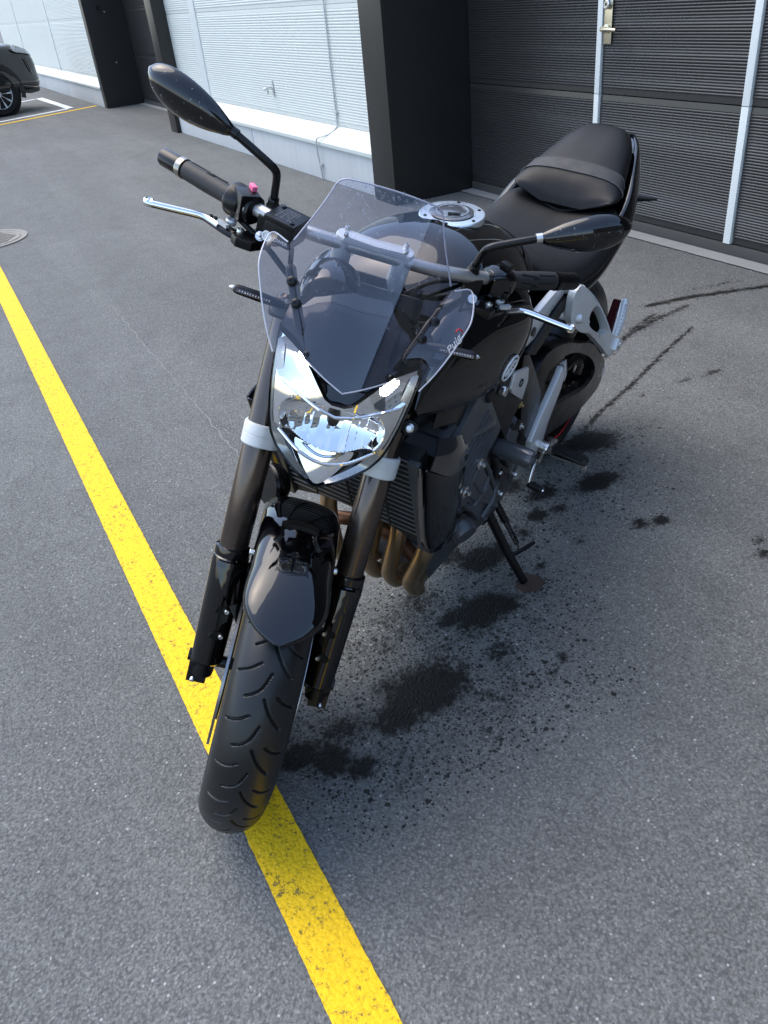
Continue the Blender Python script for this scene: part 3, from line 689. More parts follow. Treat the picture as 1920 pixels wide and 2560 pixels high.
def bowl(y, z):
    y = abs(y); e = 1-(y/.086)**2-((z-.826)/.056)**2
    zr = .768+.30*y                                     # lower rim of the bowl
    dpt = .006
    if z < .80: dpt = .006+.034*max(0, min(1, (z-.716)/.055))*max(0, min(1, (.80-z)/.02))
    if z < .868 and e > 0:
        st = math.floor(y/.0125+.5); rw = math.floor((z-.77)/.024) if y > .034 else 0
        rnd = math.sin(st*12.9898+rw*78.233)*43758.5453; rnd -= math.floor(rnd)
        k = min(1, e*4); k = k*k*(3-2*k)
        dpt = dpt*(1-k)+k*.016+.050*e
        dpt += k*(((y/.0125+.5-st)-.5)*(.0048*(rnd-.5))+(((z-.77)/.024-math.floor((z-.77)/.024)-.5)*.0022*(rnd-.3) if y > .034 else 0))
    e2 = 1-((y-.080)/.036)**2-((z-.903)/.034)**2
    if z > .868: dpt += .016*max(0, e2)
    return -dpt
mb = MB()
for G in hl_grid(130, 76, .004, bowl): mb.sheet(G)
mb.build('reflector', 'chrome', HL, 18)
mb = MB()
for sd in (1, -1):
    G = []
    for z in np.linspace(.722, .922, 60):
        b_ = yout(z)-.002; a = max(b_-np.interp(z, [.72, .76, .84, .93], [.006, .016, .020, .010]), yin(z)); t = np.linspace(a, b_, 6)
        G.append([(hlx(y, z)-.004-.010*(1-(i/5)), sd*y, z) for i, y in enumerate(t)])
    mb.sheet(np.array(G))
mb.build('bezel', simple('bezel_grey', (.34, .345, .34), .20, .75, .3), HL, 40)
mb = MB()
for sd in (1, -1): mb.tube(cr([(hlx(.094, .872)-.008, sd*.094, .872), (hlx(.06, .868)-.006, sd*.06, .868), (hlx(.03, .862)-.004, sd*.03, .862), (hlx(0, .858)-.003, 0, .857)], 20), .0028, 8)
mb.tube(cr([(hlx(.08, .792)-.01, -.08, .792), (hlx(.04, .775)-.007, -.04, .775), (hlx(0, .768)-.005, 0, .768), (hlx(.04, .775)-.007, .04, .775), (hlx(.08, .792)-.01, .08, .792)], 40), .003, 8)
mb.build('brow_trim', 'chrome', HL)
MB().lathe([(.0, .034), (.008, .032), (.0105, .024), (.0105, .0), (.009, -.01), (0, -.01)], (hlx(0, .83)-.058, 0, .832), (1, 0, .1), 24, False).build('bulb_shield', 'satin_black', HL)
for sd in (1, -1):
    mb = MB()
    mb.tube(cr([(hlx(y, z)-.014, sd*y, z) for y, z in ((.064, .893), (.070, .900), (.077, .908), (.083, .914))], 14), [.0005, .0025, .0036]+[.0044]*8+[.0036, .0025, .0005], 14)
    mb.build('position_lamp', 'lamp', HL)
mb = MB(); gl = hl_grid(60, 20, .0)
for G in gl: mb.sheet(G)
lens = mb.build('lens', 'lens', HL, 60)

# ---- nose cowl, meter pod
cb = [(-.093, 0, .878), (-.095, .021, .881), (-.116, .053, .915), (-.146, .086, .934), (-.165, .112, .937)]
cm = [(-.135, 0, .935), (-.138, .025, .938), (-.150, .055, .948), (-.168, .082, .957), (-.185, .108, .955)]
cm2 = [(-.180, 0, .968), (-.183, .025, .970), (-.192, .052, .972), (-.204, .080, .968), (-.215, .106, .958)]
ct = [(-.232, 0, .985), (-.234, .025, .986), (-.240, .050, .984), (-.248, .078, .972), (-.250, .102, .952)]
def full(h): return [(x, -y, z) for x, y, z in h[::-1]]+[tuple(p) for p in h[1:]]
NC = fpart(MB().sheet(gsp([full(c) for c in (cb, cm, cm2, ct)], 40, 50), .003), 'nose_cowl', 'gloss_black', None, 60)
mb = MB()
aa = np.linspace(0, 2*np.pi, 40, endpoint=False)
g = []
for dx, r in ((.012, .030), (.010, .044), (.0, .0485), (-.02, .050), (-.05, .048), (-.055, .03)):
    g.append([(-.235+dx-.35*r*np.sin(t)*.5, -.052+r*np.cos(t), .962+r*.92*np.sin(t)) for t in aa])
mb.rings(g, True)
mp_ = fpart(mb, 'meter_pod', 'gloss_black', None, 40)
mb = MB().box((-.262, .035, .968), (.06, .12, .045), np.array(Matrix.Rotation(-.5, 3, 'Y'))); mb.build('display_case', 'satin_black', mp_, 35, .01)
mb = MB()
for sd in (1, -1):
    mb.tube(cr([(-.20, sd*.045, .93), (-.23, sd*.06, .90), (-.24, sd*.09, .86), (-.215, sd*.10, .82)], 16), .007, 10)
    mb.tube(cr([(-.20, sd*.09, .95), (-.24, sd*.115, .935), (-.27, sd*.112, .90)], 12), .006, 10)
fpart(mb, 'headlight_stay', 'satin_black')

# ---- windscreen
def scx(y, z): return -.062-.80*(z-.875)-3.2*y*y
zt = [.901, .935, .965, 1.0, 1.03, 1.06, 1.10, 1.122, 1.134, 1.140, 1.143]; yt = [.064, .079, .098, .117, .129, .1165, .098, .0885, .084, .079, .070]
G = []
for z0 in np.concatenate([np.linspace(.901, 1.03, 26), np.linspace(1.035, 1.125, 20), np.linspace(1.128, 1.143, 8)]):
    v = (z0-.901)/.242; ym = np.interp(z0, zt, yt); row = []
    for u in np.linspace(-1, 1, 41):
        y = u*ym; z = z0+(1-v)**2*.33*abs(y)-v*v*1.5*y*y
        row.append((scx(y, z), y, z))
    G.append(row)
WS = fpart(MB().sheet(np.array(G), .003), 'windscreen', 'screen', None, 40)
SCRN = np.array(G)
M['edge'] = simple('polished_acrylic_edge', (.50, .51, .55), .25, 0, 0, .1, 40)
k30 = 27
rimp = [SCRN[i, 0] for i in range(k30, 54)]+[SCRN[53, j] for j in range(1, 40)]+[SCRN[i, 40] for i in range(53, k30-1, -1)]
MB().tube(np.array(rimp)+V3(-.001, 0, -.001), .0013, 6).build('top_edge', 'edge', WS)
MB().tube(np.array([SCRN[0, j] for j in range(41)])+V3(0, 0, .0005), .0012, 6).build('lower_edge', 'edge', WS)
fold = [(.066, .927), (.082, .955), (.098, .979), (.112, 1.0), (.126, 1.024), (.133, 1.034)]
outr = [(-.128, .116, .912), (-.140, .131, .937), (-.155, .144, .962), (-.175, .156, .987), (-.202, .167, 1.016), (-.254, .161, 1.035)]
for sd in (1, -1):
    C_ = []
    for (fy, fz), o_ in zip(fold, outr):
        a = V3(scx(fy, fz)+.004, fy, fz); b_ = V3(*o_); mdl = (a+b_)/2+V3(-.004, .004, .002)
        C_.append([(p[0], sd*p[1], p[2]) for p in (a, mdl, b_)])
    fl = MB().sheet(gsp(C_, 30, 9), .003).build('side_flange', 'screen', WS, 40)
    MB().tube(cr([(x, sd*y, z) for x, y, z in outr]+[(scx(.133, 1.034)+.004, sd*.133, 1.034)], 40), .0013, 6).build('flange_edge', 'edge', WS)
    # black rubber backed bracket under the flange, with two dome screws
    mb = MB()
    mb.tube(cr([V3(scx(y, z)-.006, sd*(y+.003), z) for y, z in ((.078, .945), (.090, .965), (.100, .981), (.112, .999), (.118, 1.010))], 16), [.003]+[.008]*14+[.005], 10, True, .45, (1, 0, .8))
    mb.build('screen_bracket', 'satin_black', WS)
    for (y, z) in ((.0995, .978), (.1135, .998)):
        mb = MB(); mb.lathe([(.0072, -.006), (.0078, .0), (.0070, .003), (.0045, .0048), (.0022, .005), (.0022, .003), (0, .003)], (scx(y, z)+.007, sd*y, z), (.80, sd*.25, .55), 16, False); mb.build('screen_screw', 'satin_black', WS)
    mb = MB(); mb.lathe([(.0045, -.006), (.005, .0), (.003, .003), (0, .003)], (-.117, sd*.066, .930), (.85, sd*.2, .5), 12, False); mb.build('lower_screw', 'dark_metal', WS)
# printed maker's name on the left flange
po = V3(-.168, .1455, .985); tdir = V3(-.055, .034, .062); ndir = V3(.72, .60, .35)
tx = tdir/np.linalg.norm(tdir); ny = np.cross(ndir, tx)
mt = frame(po+ndir*.0035, tuple(tx), tuple(ny))
text_mesh('maker_print', 'Puig', .019, 'white_text', WS, mt, .0002, .25)
mb = MB(); qq = mt @ Vector((.021, .0055, 0))
mb.tube([tuple(mt @ Vector((.018+.006*math.cos(t), .004+.0085*math.sin(t), 0))) for t in np.linspace(-.6, 2.2, 10)], [.0003]+[.0011]*8+[.0003], 6); mb.build('maker_swoosh', 'red', WS)
# water drops on the screen
def ico():
    bm = bmesh.new(); bmesh.ops.create_icosphere(bm, subdivisions=2, radius=1); v = [tuple(x.co) for x in bm.verts]; f = [tuple(x.index for x in q.verts) for q in bm.faces]; bm.free(); return np.array(v), f
IV, IF = ico()
mb = MB()
for k in range(380):
    i = int(np.clip(54-abs(rng.normal(0, 18)), 14, 52)); j = rng.randint(2, 39); p = SCRN[i, j]+rng.normal(0, .002, 3)*[0, 1, 1]; p[0] = scx(p[1], p[2])
    r = .0008+.0018*rng.rand()**3; st = 1+1.2*rng.rand()**3
    n = V3(.78, .1*np.sign(p[1]), .62); n /= np.linalg.norm(n); t1 = np.cross(n, YY); t1 /= np.linalg.norm(t1); t2 = np.cross(n, t1)
    mb.add(p+n*.0003+(IV[:, :1]*n*.55+IV[:, 1:2]*t1*st+IV[:, 2:]*t2)*r, IF)
tag(mb.build('water_drops', 'water', WS, 60), None, None, None, 'stuff')

# ---- handlebar, risers
BP = cr([(-.500, -.384, .997), (-.472, -.345, .998), (-.410, -.245, 1.0), (-.385, -.205, 1.004), (-.352, -.150, 1.011), (-.336, -.105, 1.014), (-.334, -.05, 1.014), (-.334, 0, 1.014), (-.334, .05, 1.014), (-.336, .105, 1.014), (-.352, .150, 1.011), (-.385, .205, 1.004), (-.410, .245, 1.0), (-.472, .345, .998), (-.500, .384, .997)], 110)
BAR = fpart(MB().tube(BP, .0112, 16), 'handlebar', 'bar_alu')
mb = MB()
for sd in (1, -1):
    mb.lathe([(.0, 0), (.0155, 0), (.0165, .006), (.0165, .085), (.0150, .09), (.0, .09)], (-.352, sd*.05, .942), (.18, 0, 1), 22, False)
mb.prism([(-.348, -.052, 1.022), (-.320, -.052, 1.022), (-.318, 0, 1.020), (-.320, .052, 1.022), (-.348, .052, 1.022), (-.346, 0, 1.020)], (0, 0, .012))
rs = mb.build('bar_clamp', 'silver_paint', BAR, 35, .003)
mb = MB()
for sd in (1, -1):
    for dx in (-.012, .012): bolt(mb, V3(-.334+dx, sd*.05, 1.036), (0, 0, 1), .0042, .003)
    bolt(mb, V3(-.334, sd*.05, .955), (1, 0, .1), .006, .006)
mb.build('clamp_screw', 'zinc', BAR)
GD = V3(-.062, .100, -.002); GD /= np.linalg.norm(GD)
def gp(s, sd, dx=0., dz=0.):      # point along the grip axis, s metres out from its inner end
    p = V3(-.410, .245, 1.0)+GD*s; return V3(p[0]+dx, sd*p[1], p[2]+dz)
for sd in (1, -1):
    ad = V3(GD[0], sd*GD[1], GD[2])
    L_ = .113
    gr = fpart(MB().lathe([(.0112, -.004), (.0195, -.004), (.0195, .0), (.0165, .002), (.0160, .02), (.0168, .06), (.0162, L_-.006), (.0112, L_-.004)], gp(0, sd), ad, 36, False), 'grip', 'grip')
    MB().lathe([(.0112, L_-.003), (.0174, L_-.002), (.0174, L_+.008), (.0165, L_+.010), (.0112, L_+.010)], gp(0, sd), ad, 36, False).build('grip_collar', simple('collar_metal', (.30, .28, .23), .25, .9) if sd < 0 else 'dark_metal', gr)
    MB().lathe([(.012, L_+.008), (.0160, L_+.010), (.0160, L_+.046), (.0145, L_+.050), (.004, L_+.050), (.004, L_+.046), (0, L_+.046)], gp(0, sd), ad, 36, False).build('bar_end_weight', 'dark_metal', gr, 30)
    # raised ridges moulded in the grip
    u = np.cross(ad, (0, 0, 1)); u /= np.linalg.norm(u); w = np.cross(u, ad); w *= np.sign(w[2])
    mb = MB()
    for a0 in (.35, 1.25):
        a0 = a0*sd
        q = lambda s, a: gp(s, sd)+.0168*(np.cos(a)*w+np.sin(a)*u*(-1 if u[0] < 0 else 1))
        mb.tube([q(s, a) for s, a in ((.02, a0), (.05, a0+.25), (.06, a0+.5), (.045, a0+.45))], .0011, 6); mb.tube([q(s, a0+.1) for s in (.06, .08, .10)], .0011, 6)
    mb.build('grip_ridge', 'rubber', gr)

# ---- levers
for sd in (1, -1):
    z0 = .960
    P = [(-.352, .196, z0+.002), (-.362, .219, z0), (-.374, .243, z0-.001), (-.393, .272, z0-.002), (-.398, .288, z0-.001), (-.395, .305, z0), (-.389, .335, z0), (-.384, .362, z0), (-.382, .374, z0), (-.384, .380, z0)]
    if sd < 0: P = [(x-.006*max(0, (y-.25)/.12), y, z) for x, y, z in P]
    P = cr([(x, sd*y, z) for x, y, z in P], 60)
    r = np.interp(np.linspace(0, 1, 60), [0, .1, .3, .45, .9, .94, .98, 1], [.010, .012, .0105, .0085, .0076, .0095, .0100, .006])
    lv = fpart(MB().tube(P+V3(-.003, 0, -.002), r, 12, True, .75), 'hand_lever', 'dark_metal', label='black and polished right brake lever' if sd < 0 else 'black and polished left clutch lever')
    k = slice(16, 60); MB().tube(P[k]+V3(.0035, 0, .002), r[k]*.72, 12, True, .8).build('polished_edge', 'polished', lv)
    tip = P[-4]; MB().lathe([(0, -.006), (.0085, -.005), (.0092, 0), (.0085, .005), (.006, .006), (.005, .0045), (0, .0045)], tip, (0, 0, 1), 20, False).build('ball_end', 'polished', lv)
    mb = MB(); mb.lathe([(.0085, 0), (.0095, .002), (.0095, .007), (.008, .009), (.004, .009), (.004, .007), (0, .007)], (-.385, sd*.239, z0+.006), (0, 0, 1), 20, False)
    mb.box((-.372, sd*.250, z0+.009), (.022, .007, .006), np.array(Matrix.Rotation(sd*2.2, 3, 'Z'))); mb.build('reach_adjuster', 'silver_paint', lv, 35)
    mb = MB(); bolt(mb, (-.362, sd*.219, z0+.010), (0, 0, 1), .0065, .004); bolt(mb, (-.381, sd*.256, z0+.006), (0, 0, 1), .0055, .003); mb.build('pivot_bolt', 'zinc', lv)
    mb = MB()
    for y, x in ((.266, -.391), (.274, -.394)): mb.lathe([(0, .0), (.0035, 0), (.0035, .0075), (0, .0075)], (x, sd*y, z0), (0, 0, 1), 10, False)
    mb.build('lightening_hole', 'matte_black', lv)
    mb = MB(); mb.prism([(-.395, sd*.195, z0-.008), (-.375, sd*.21, z0-.008), (-.352, sd*.232, z0-.008), (-.338, sd*.222, z0-.008), (-.335, sd*.195, z0-.008), (-.36, sd*.17, z0-.008), (-.385, sd*.172, z0-.008)], (0, 0, .017))
    mb.prism([(-.398, sd*.165, z0-.004), (-.398, sd*.195, z0-.004), (-.36, sd*.195, z0-.004), (-.352, sd*.165, z0-.004)], (0, 0, .052))
    pc = fpart(mb, 'lever_perch', 'satin_black', None, 35, .003)
    mb = MB(); hexnut(mb, (-.348, sd*.185, z0+.018), V3(.75, 0, .6), .006, .005); mb.build('perch_bolt', 'zinc', pc)

# ---- switch housings
mb = MB(); c0 = gp(-.012, -1); ad = V3(GD[0], -GD[1], GD[2])
mb.lathe([(.015, -.018), (.026, -.016), (.0285, -.006), (.0285, .010), (.026, .014), (.016, .015)], c0, ad, 28, True)
mb.lathe([(.016, -.040), (.024, -.038), (.0255, -.034), (.0255, -.021), (.024, -.018), (.016, -.018)], c0, ad, 10, True)
rh = fpart(mb, 'throttle_housing', 'satin_black', None, 30, .002)
mb = MB(); mb.box(gp(-.028, -1, .006, .004), (.038, .036, .048), np.array(Matrix.Rotation(.55, 3, 'Z'))); mb.build('switch_case', 'satin_black', rh, 35, .007)
MB().box(gp(-.036, -1, -.008, .031), (.016, .009, .010), np.array(Matrix.Rotation(.55, 3, 'Z'))).build('kill_switch', 'pink', rh, 35, .002)
mb = MB(); bolt(mb, gp(-.026, -1, .026, .006), (1, -.3, .1), .0045, .003); mb.build('case_screw', 'zinc', rh)
mb = MB().tube(cr([gp(-.02, -1, .015, -.02), (-.36, -.17, .955), (-.33, -.12, .93), (-.33, -.06, .90)], 20), .005, 8); mb.build('throttle_cable', 'rubber', rh)
g = []
for s, a, b_ in ((-.052, .013, .013), (-.050, .020, .022), (-.040, .025, .027), (-.022, .027, .029), (-.008, .025, .027), (.0, .021, .022), (.003, .013, .013)):
    o_ = gp(s, 1, .003, -.002); adL = GD; u = np.cross(adL, (0, 0, 1)); u /= np.linalg.norm(u); w = np.cross(u, adL)
    g.append([o_+u*a*np.sign(np.cos(t))*abs(np.cos(t))**.7+w*b_*np.sign(np.sin(t))*abs(np.sin(t))**.7 for t in np.linspace(0, 2*np.pi, 36, endpoint=False)])
lh = fpart(MB().rings(g, True), 'switch_housing', 'gloss_black', None, 40)
MB().box(gp(-.018, 1, .004, .030), (.016, .020, .012), np.array(Matrix.Rotation(-.55, 3, 'Z'))).build('dip_switch', 'satin_black', lh, 35, .004)
MB().box(gp(-.010, 1, .026, -.012), (.014, .026, .012), np.array(Matrix.Rotation(-.5, 3, 'Z'))).build('horn_button', 'satin_black', lh, 35, .004)
MB().box(gp(-.008, 1, .0335, -.011), (.0012, .010, .005), np.array(Matrix.Rotation(-.5, 3, 'Z'))).build('horn_mark', 'red', lh, 35)
mb = MB().tube(cr([(-.36, .165, .955), (-.33, .15, .93), (-.32, .10, .915), (-.34, .05, .88), (-.36, .02, .84)], 24), .005, 8); fpart(mb, 'clutch_cable', 'rubber')
mb = MB().tube(cr([(-.335, -.13, .98), (-.30, -.12, .95), (-.28, -.09, .92), (-.30, -.05, .87)], 24), .0045, 8); fpart(mb, 'brake_hose', 'rubber')
mb = MB().tube(cr([(-.40, .19, .985), (-.36, .12, .985), (-.345, .08, .96), (-.35, .04, .90)], 20), .004, 8); fpart(mb, 'switch_cable', 'rubber')

# ---- brake fluid reservoir (right)
th = math.atan2(.019, -.05); Rz_ = np.array(Matrix.Rotation(th, 3, 'Z'))
mb = MB().box((-.306, -.1445, 1.020), (.054, .050, .032), Rz_); rv = fpart(mb, 'fluid_reservoir', 'satin_black', None, 35, .004)
mb = MB().box((-.306, -.1445, 1.0405), (.058, .054, .009), Rz_); mb.build('lid', 'satin_black', rv, 35, .0025)
for sx, sy in ((.02, .018), (-.02, -.018)):
    mb = MB(); q = V3(-.306, -.1445, 1.046)+Rz_ @ V3(sx, sy, 0); bolt(mb, q, (0, 0, 1), .004, .0015); mb.build('lid_screw', 'dark_metal', rv)
mb = MB()
for i in range(7):
    for j in range(9):
        if rng.rand() < .8: q = V3(-.306, -.1445, 1.0453)+Rz_ @ V3(-.017+j*.0042, -.012+i*.004, 0); mb.box(q, (.0030*(.5+rng.rand()*.6), .0014, .0005), Rz_)
tag(mb.build('lid_print', 'grey_text', rv, 0), None, None, None, 'stuff')
fx = V3(-(Rz_ @ V3(0, 1, 0))[0], -(Rz_ @ V3(0, 1, 0))[1], 0); tx_ = -(Rz_ @ V3(1, 0, 0))
ftc = V3(-.306, -.1445, 1.012)
# face that looks forward
for cand in (Rz_ @ V3(0, 1, 0), Rz_ @ V3(0, -1, 0), Rz_ @ V3(1, 0, 0), Rz_ @ V3(-1, 0, 0)):
    if cand[0] > .8: fwd = cand; half = .027
sdv = np.cross(V3(0, 0, 1), fwd)
text_mesh('level_print', 'LOWER', .0085, 'white_text', rv, frame(ftc+fwd*.0278+sdv*.006, tuple(sdv), (0, 0, 1)), .0002)
MB().lathe([(.0085, -.002), (.0085, .002), (.0065, .002), (.006, .0005), (0, .0005)], ftc+fwd*.0272-sdv*.016, fwd, 20, False).build('sight_glass', 'white_text', rv)
mb = MB().tube([(-.335, -.16, .985), (-.318, -.15, 1.0)], .011, 10); mb.build('reservoir_stem', 'satin_black', rv)

# ---- mirrors
for sd in (1, -1):
    if sd > 0: stem = [(-.372, .172, 1.012), (-.358, .172, 1.040), (-.343, .174, 1.066), (-.340, .182, 1.078), (-.341, .200, 1.088), (-.343, .228, 1.102), (-.346, .254, 1.114)]; tip = V3(-.372, .390, 1.166)
    else: stem = [(-.386, .176, 1.012), (-.376, .177, 1.045), (-.364, .178, 1.076), (-.360, .184, 1.088), (-.359, .205, 1.100), (-.360, .232, 1.113), (-.361, .256, 1.124)]; tip = V3(-.392, .394, 1.166)
    stem = [(x, sd*y, z) for x, y, z in stem]; tip = V3(tip[0], sd*tip[1], tip[2]); j = V3(*stem[-1])
    ax_ = tip-j; Lm = np.linalg.norm(ax_); ax_ /= Lm
    fwd = V3(.93, 0, -.18); fwd -= ax_*(fwd@ax_); fwd /= np.linalg.norm(fwd); upv = np.cross(fwd, ax_); upv *= np.sign(upv[2])
    g = []
    for t, hu, hd, dep in [(0, .0085, .0085, .0085), (.04, .011, .012, .012), (.12, .0155, .017, .016), (.25, .022, .025, .0215), (.42, .027, .032, .026), (.60, .0285, .034, .027), (.76, .026, .031, .0245), (.88, .0195, .0235, .019), (.955, .011, .013, .011), (1.0, .002, .002, .002)]:
        rng_ = []
        for a in np.linspace(0, 2*np.pi, 36, endpoint=False):
            cu, su = math.cos(a), math.sin(a)
            rng_.append(j+ax_*(t*Lm)+upv*(su*(hu if su > 0 else hd))+fwd*(cu*dep if cu > 0 else cu*dep*.25))
        g.append(rng_)
    gg = np.stack([cr(np.array(g)[:, k], 40) for k in range(36)], 1)
    mir = fpart(MB().rings(gg, True), 'mirror', 'gloss_black', None, 60)
    MB().tube(cr(stem, 40), .0066, 12).build('stem', 'satin_black', mir)
    mb = MB(); mb.lathe([(.0115, -.004), (.0115, .012), (.009, .016), (.009, .026), (.0075, .028)], V3(*stem[0])-V3(0, 0, .004), V3(*stem[1])-V3(*stem[0]), 16, True); mb.build('stem_boot', 'satin_black', mir)
    mb = MB(); mb.lathe([(.0, -.010), (.0082, -.010), (.0082, .001), (.0, .001)], j, ax_, 14, False); mb.build('collar', 'zinc' if sd > 0 else 'dark_metal', mir)
    # beads of water on the shell
    mb = MB()
    for k in range(46):
        i, q = rng.randint(6, 36), rng.choice([0, 1, 2, 3, 4, 5, 33, 34, 35, 6]); p = gg[i, q]; n = p-(j+ax_*((p-j)@ax_)); n /= np.linalg.norm(n)
        r = .0007+.0022*rng.rand()**3; t1 = np.cross(n, ax_); mb.add(p+(IV[:, :1]*n*.45+IV[:, 1:2]*t1+IV[:, 2:]*ax_)*r, IF)
    tag(mb.build('water_drops', 'water', mir, 60), None, None, None, 'stuff')

# ---- turn signals
for sd in (1, -1):
    a = V3(-.220, sd*.118, .940); b_ = V3(-.211, sd*.199, .951); ax_ = (b_-a)/np.linalg.norm(b_-a); L_ = np.linalg.norm(b_-a)
    f_ = V3(.75, 0, .45); f_ -= ax_*(f_@ax_); f_ /= np.linalg.norm(f_); u_ = np.cross(f_, ax_); u_ *= np.sign(u_[2])
    g = [[a+ax_*(t*L_)+f_*x*w_+u_*z*h_ for x, z in ((-1, -.6), (-1, .6), (-.5, 1), (.6, 1), (1, .4), (1, -.4), (.6, -1), (-.5, -1))] for t, w_, h_ in ((0, .008, .006), (.15, .009, .007), (.5, .0115, .008), (.9, .0125, .0075), (.97, .010, .006), (1, .004, .003))]
    ts = fpart(MB().rings(g, True), 'turn_signal', 'satin_black', None, 30)
    mb = MB().box(a+ax_*(L_*.60)+f_*.0112-u_*.0015, (L_*.70, .003, .0062), np.stack([ax_, f_, u_], 1)); mb.build('led_strip', 'amber', ts, 30, .001)
    mb = MB()
    for k in range(12): mb.lathe([(.0, .0016), (.0012, .001), (.0016, 0)], a+ax_*(L_*(.30+.052*k))+f_*.0125-u_*.0015, f_, 8, False)
    tag(mb.build('led_dots', 'zinc', ts), None, None, None, 'stuff')
    MB().lathe([(.0045, -.002), (.004, .002), (.001, .006), (0, .006)], b_, ax_, 12, False).build('tip', 'zinc', ts)

XF = XF_body
# ---- fuel tank
st = [(-.365, [(0, .868), (.045, .866), (.085, .856), (.112, .835), (.125, .805), (.11, .775), (0, .76)]),
      (-.385, [(0, .915), (.052, .912), (.10, .897), (.137, .868), (.152, .82), (.135, .772), (0, .755)]),
      (-.43, [(0, .960), (.06, .955), (.118, .935), (.160, .898), (.178, .84), (.162, .775), (0, .74)]),
      (-.51, [(0, .991), (.065, .986), (.128, .964), (.172, .922), (.190, .855), (.172, .780), (0, .73)]),
      (-.60, [(0, .994), (.065, .988), (.125, .965), (.166, .922), (.182, .862), (.165, .79), (0, .73)]),
      (-.70, [(0, .972), (.06, .966), (.108, .945), (.142, .908), (.153, .860), (.140, .80), (0, .74)]),
      (-.79, [(0, .922), (.05, .917), (.086, .902), (.110, .875), (.118, .845), (.110, .80), (0, .76)]),
      (-.855, [(0, .866), (.04, .863), (.070, .854), (.086, .838), (.092, .815), (.085, .79), (0, .77)])]
gg = half_loft(st, 70, 26)
TANK = part(MB().rings(gg, True), 'fuel_tank', 'gloss_black', None, 50)
for sd in (1, -1):      # front shoulder that sweeps forward and down
    C_ = [[(-.274, .148, .802), (-.270, .152, .799), (-.269, .155, .794), (-.271, .156, .788), (-.277, .153, .781), (-.284, .146, .778)],
          [(-.318, .112, .872), (-.312, .138, .864), (-.308, .158, .842), (-.308, .168, .812), (-.318, .166, .775), (-.325, .146, .762)],
          [(-.385, .112, .918), (-.382, .148, .908), (-.378, .176, .878), (-.376, .187, .826), (-.384, .182, .764), (-.390, .150, .748)],
          [(-.455, .120, .948), (-.453, .162, .932), (-.450, .192, .892), (-.448, .202, .828), (-.452, .194, .757), (-.455, .152, .742)],
          [(-.520, .125, .955), (-.520, .170, .934), (-.518, .204, .890), (-.515, .213, .830), (-.512, .199, .768), (-.512, .155, .752)],
          [(-.570, .124, .952), (-.570, .170, .930), (-.568, .204, .886), (-.565, .212, .838), (-.556, .196, .790), (-.550, .150, .775)],
          [(-.605, .118, .945), (-.605, .160, .922), (-.603, .188, .884), (-.600, .190, .846), (-.590, .178, .812), (-.582, .14, .80)],
          [(-.640, .11, .93), (-.640, .145, .908), (-.637, .160, .878), (-.633, .160, .850), (-.625, .150, .826), (-.618, .13, .815)]]
    C_ = [[(x, sd*y, z) for x, y, z in r] for r in C_]
    G = gsp(C_, 60, 40)
    sh = part(MB().sheet(G, .003), 'tank_shoulder', 'gloss_black', TANK, 50)
    if sd > 0: SHG = G
    # raised rim along the rear of the shoulder
    rim = cr([(-.44, sd*.180, .910), (-.50, sd*.195, .905), (-.555, sd*.202, .892), (-.582, sd*.202, .862), (-.575, sd*.204, .825), (-.545, sd*.203, .790), (-.50, sd*.198, .766)], 40)
    part(MB().tube(rim, [.001]+[.0095]*38+[.001], 12), 'shoulder_rim', 'gloss_black', TANK, 60)
# filler cap
co = V3(-.615, .004, .9935); cn = V3(.06, 0, 1.0); cn /= np.linalg.norm(cn)
cap = part(MB().lathe([(.063, -.006), (.063, .002), (.061, .004), (.044, .005), (.043, .003), (.0, .003)], co, cn, 56, False), 'filler_cap', simple('brushed_cap', (.62, .66, .68), .30, .85, 0, .06, 60), TANK, 30)
MB().lathe([(.041, .003), (.041, .0065), (.037, .008), (.0, .0085)], co, cn, 48, False).build('cap_flap', 'carbon', cap, 30)
MB().lathe([(.031, .0078), (.031, .0095), (.0285, .0095), (.0285, .0078)], co, cn, 48, False).build('cap_ring', 'zinc', cap)
mb = MB(); mb.box(co+V3(.004, .006, .0105), (.030, .024, .005), np.array(Matrix.Rotation(.5, 3, 'Z'))); mb.box(co+V3(-.012, -.008, .0105), (.016, .014, .005), np.array(Matrix.Rotation(.5, 3, 'Z'))); mb.build('lock_flap', 'carbon', cap, 30, .002)
mb = MB()
for k in range(6):
    a = k*math.pi/3+.3
    bolt(mb, co+V3(.053*math.cos(a), .053*math.sin(a), .004-.06*.053*math.cos(a)), cn, .0036, .0018)
mb.build('cap_screw', 'dark_metal', cap)
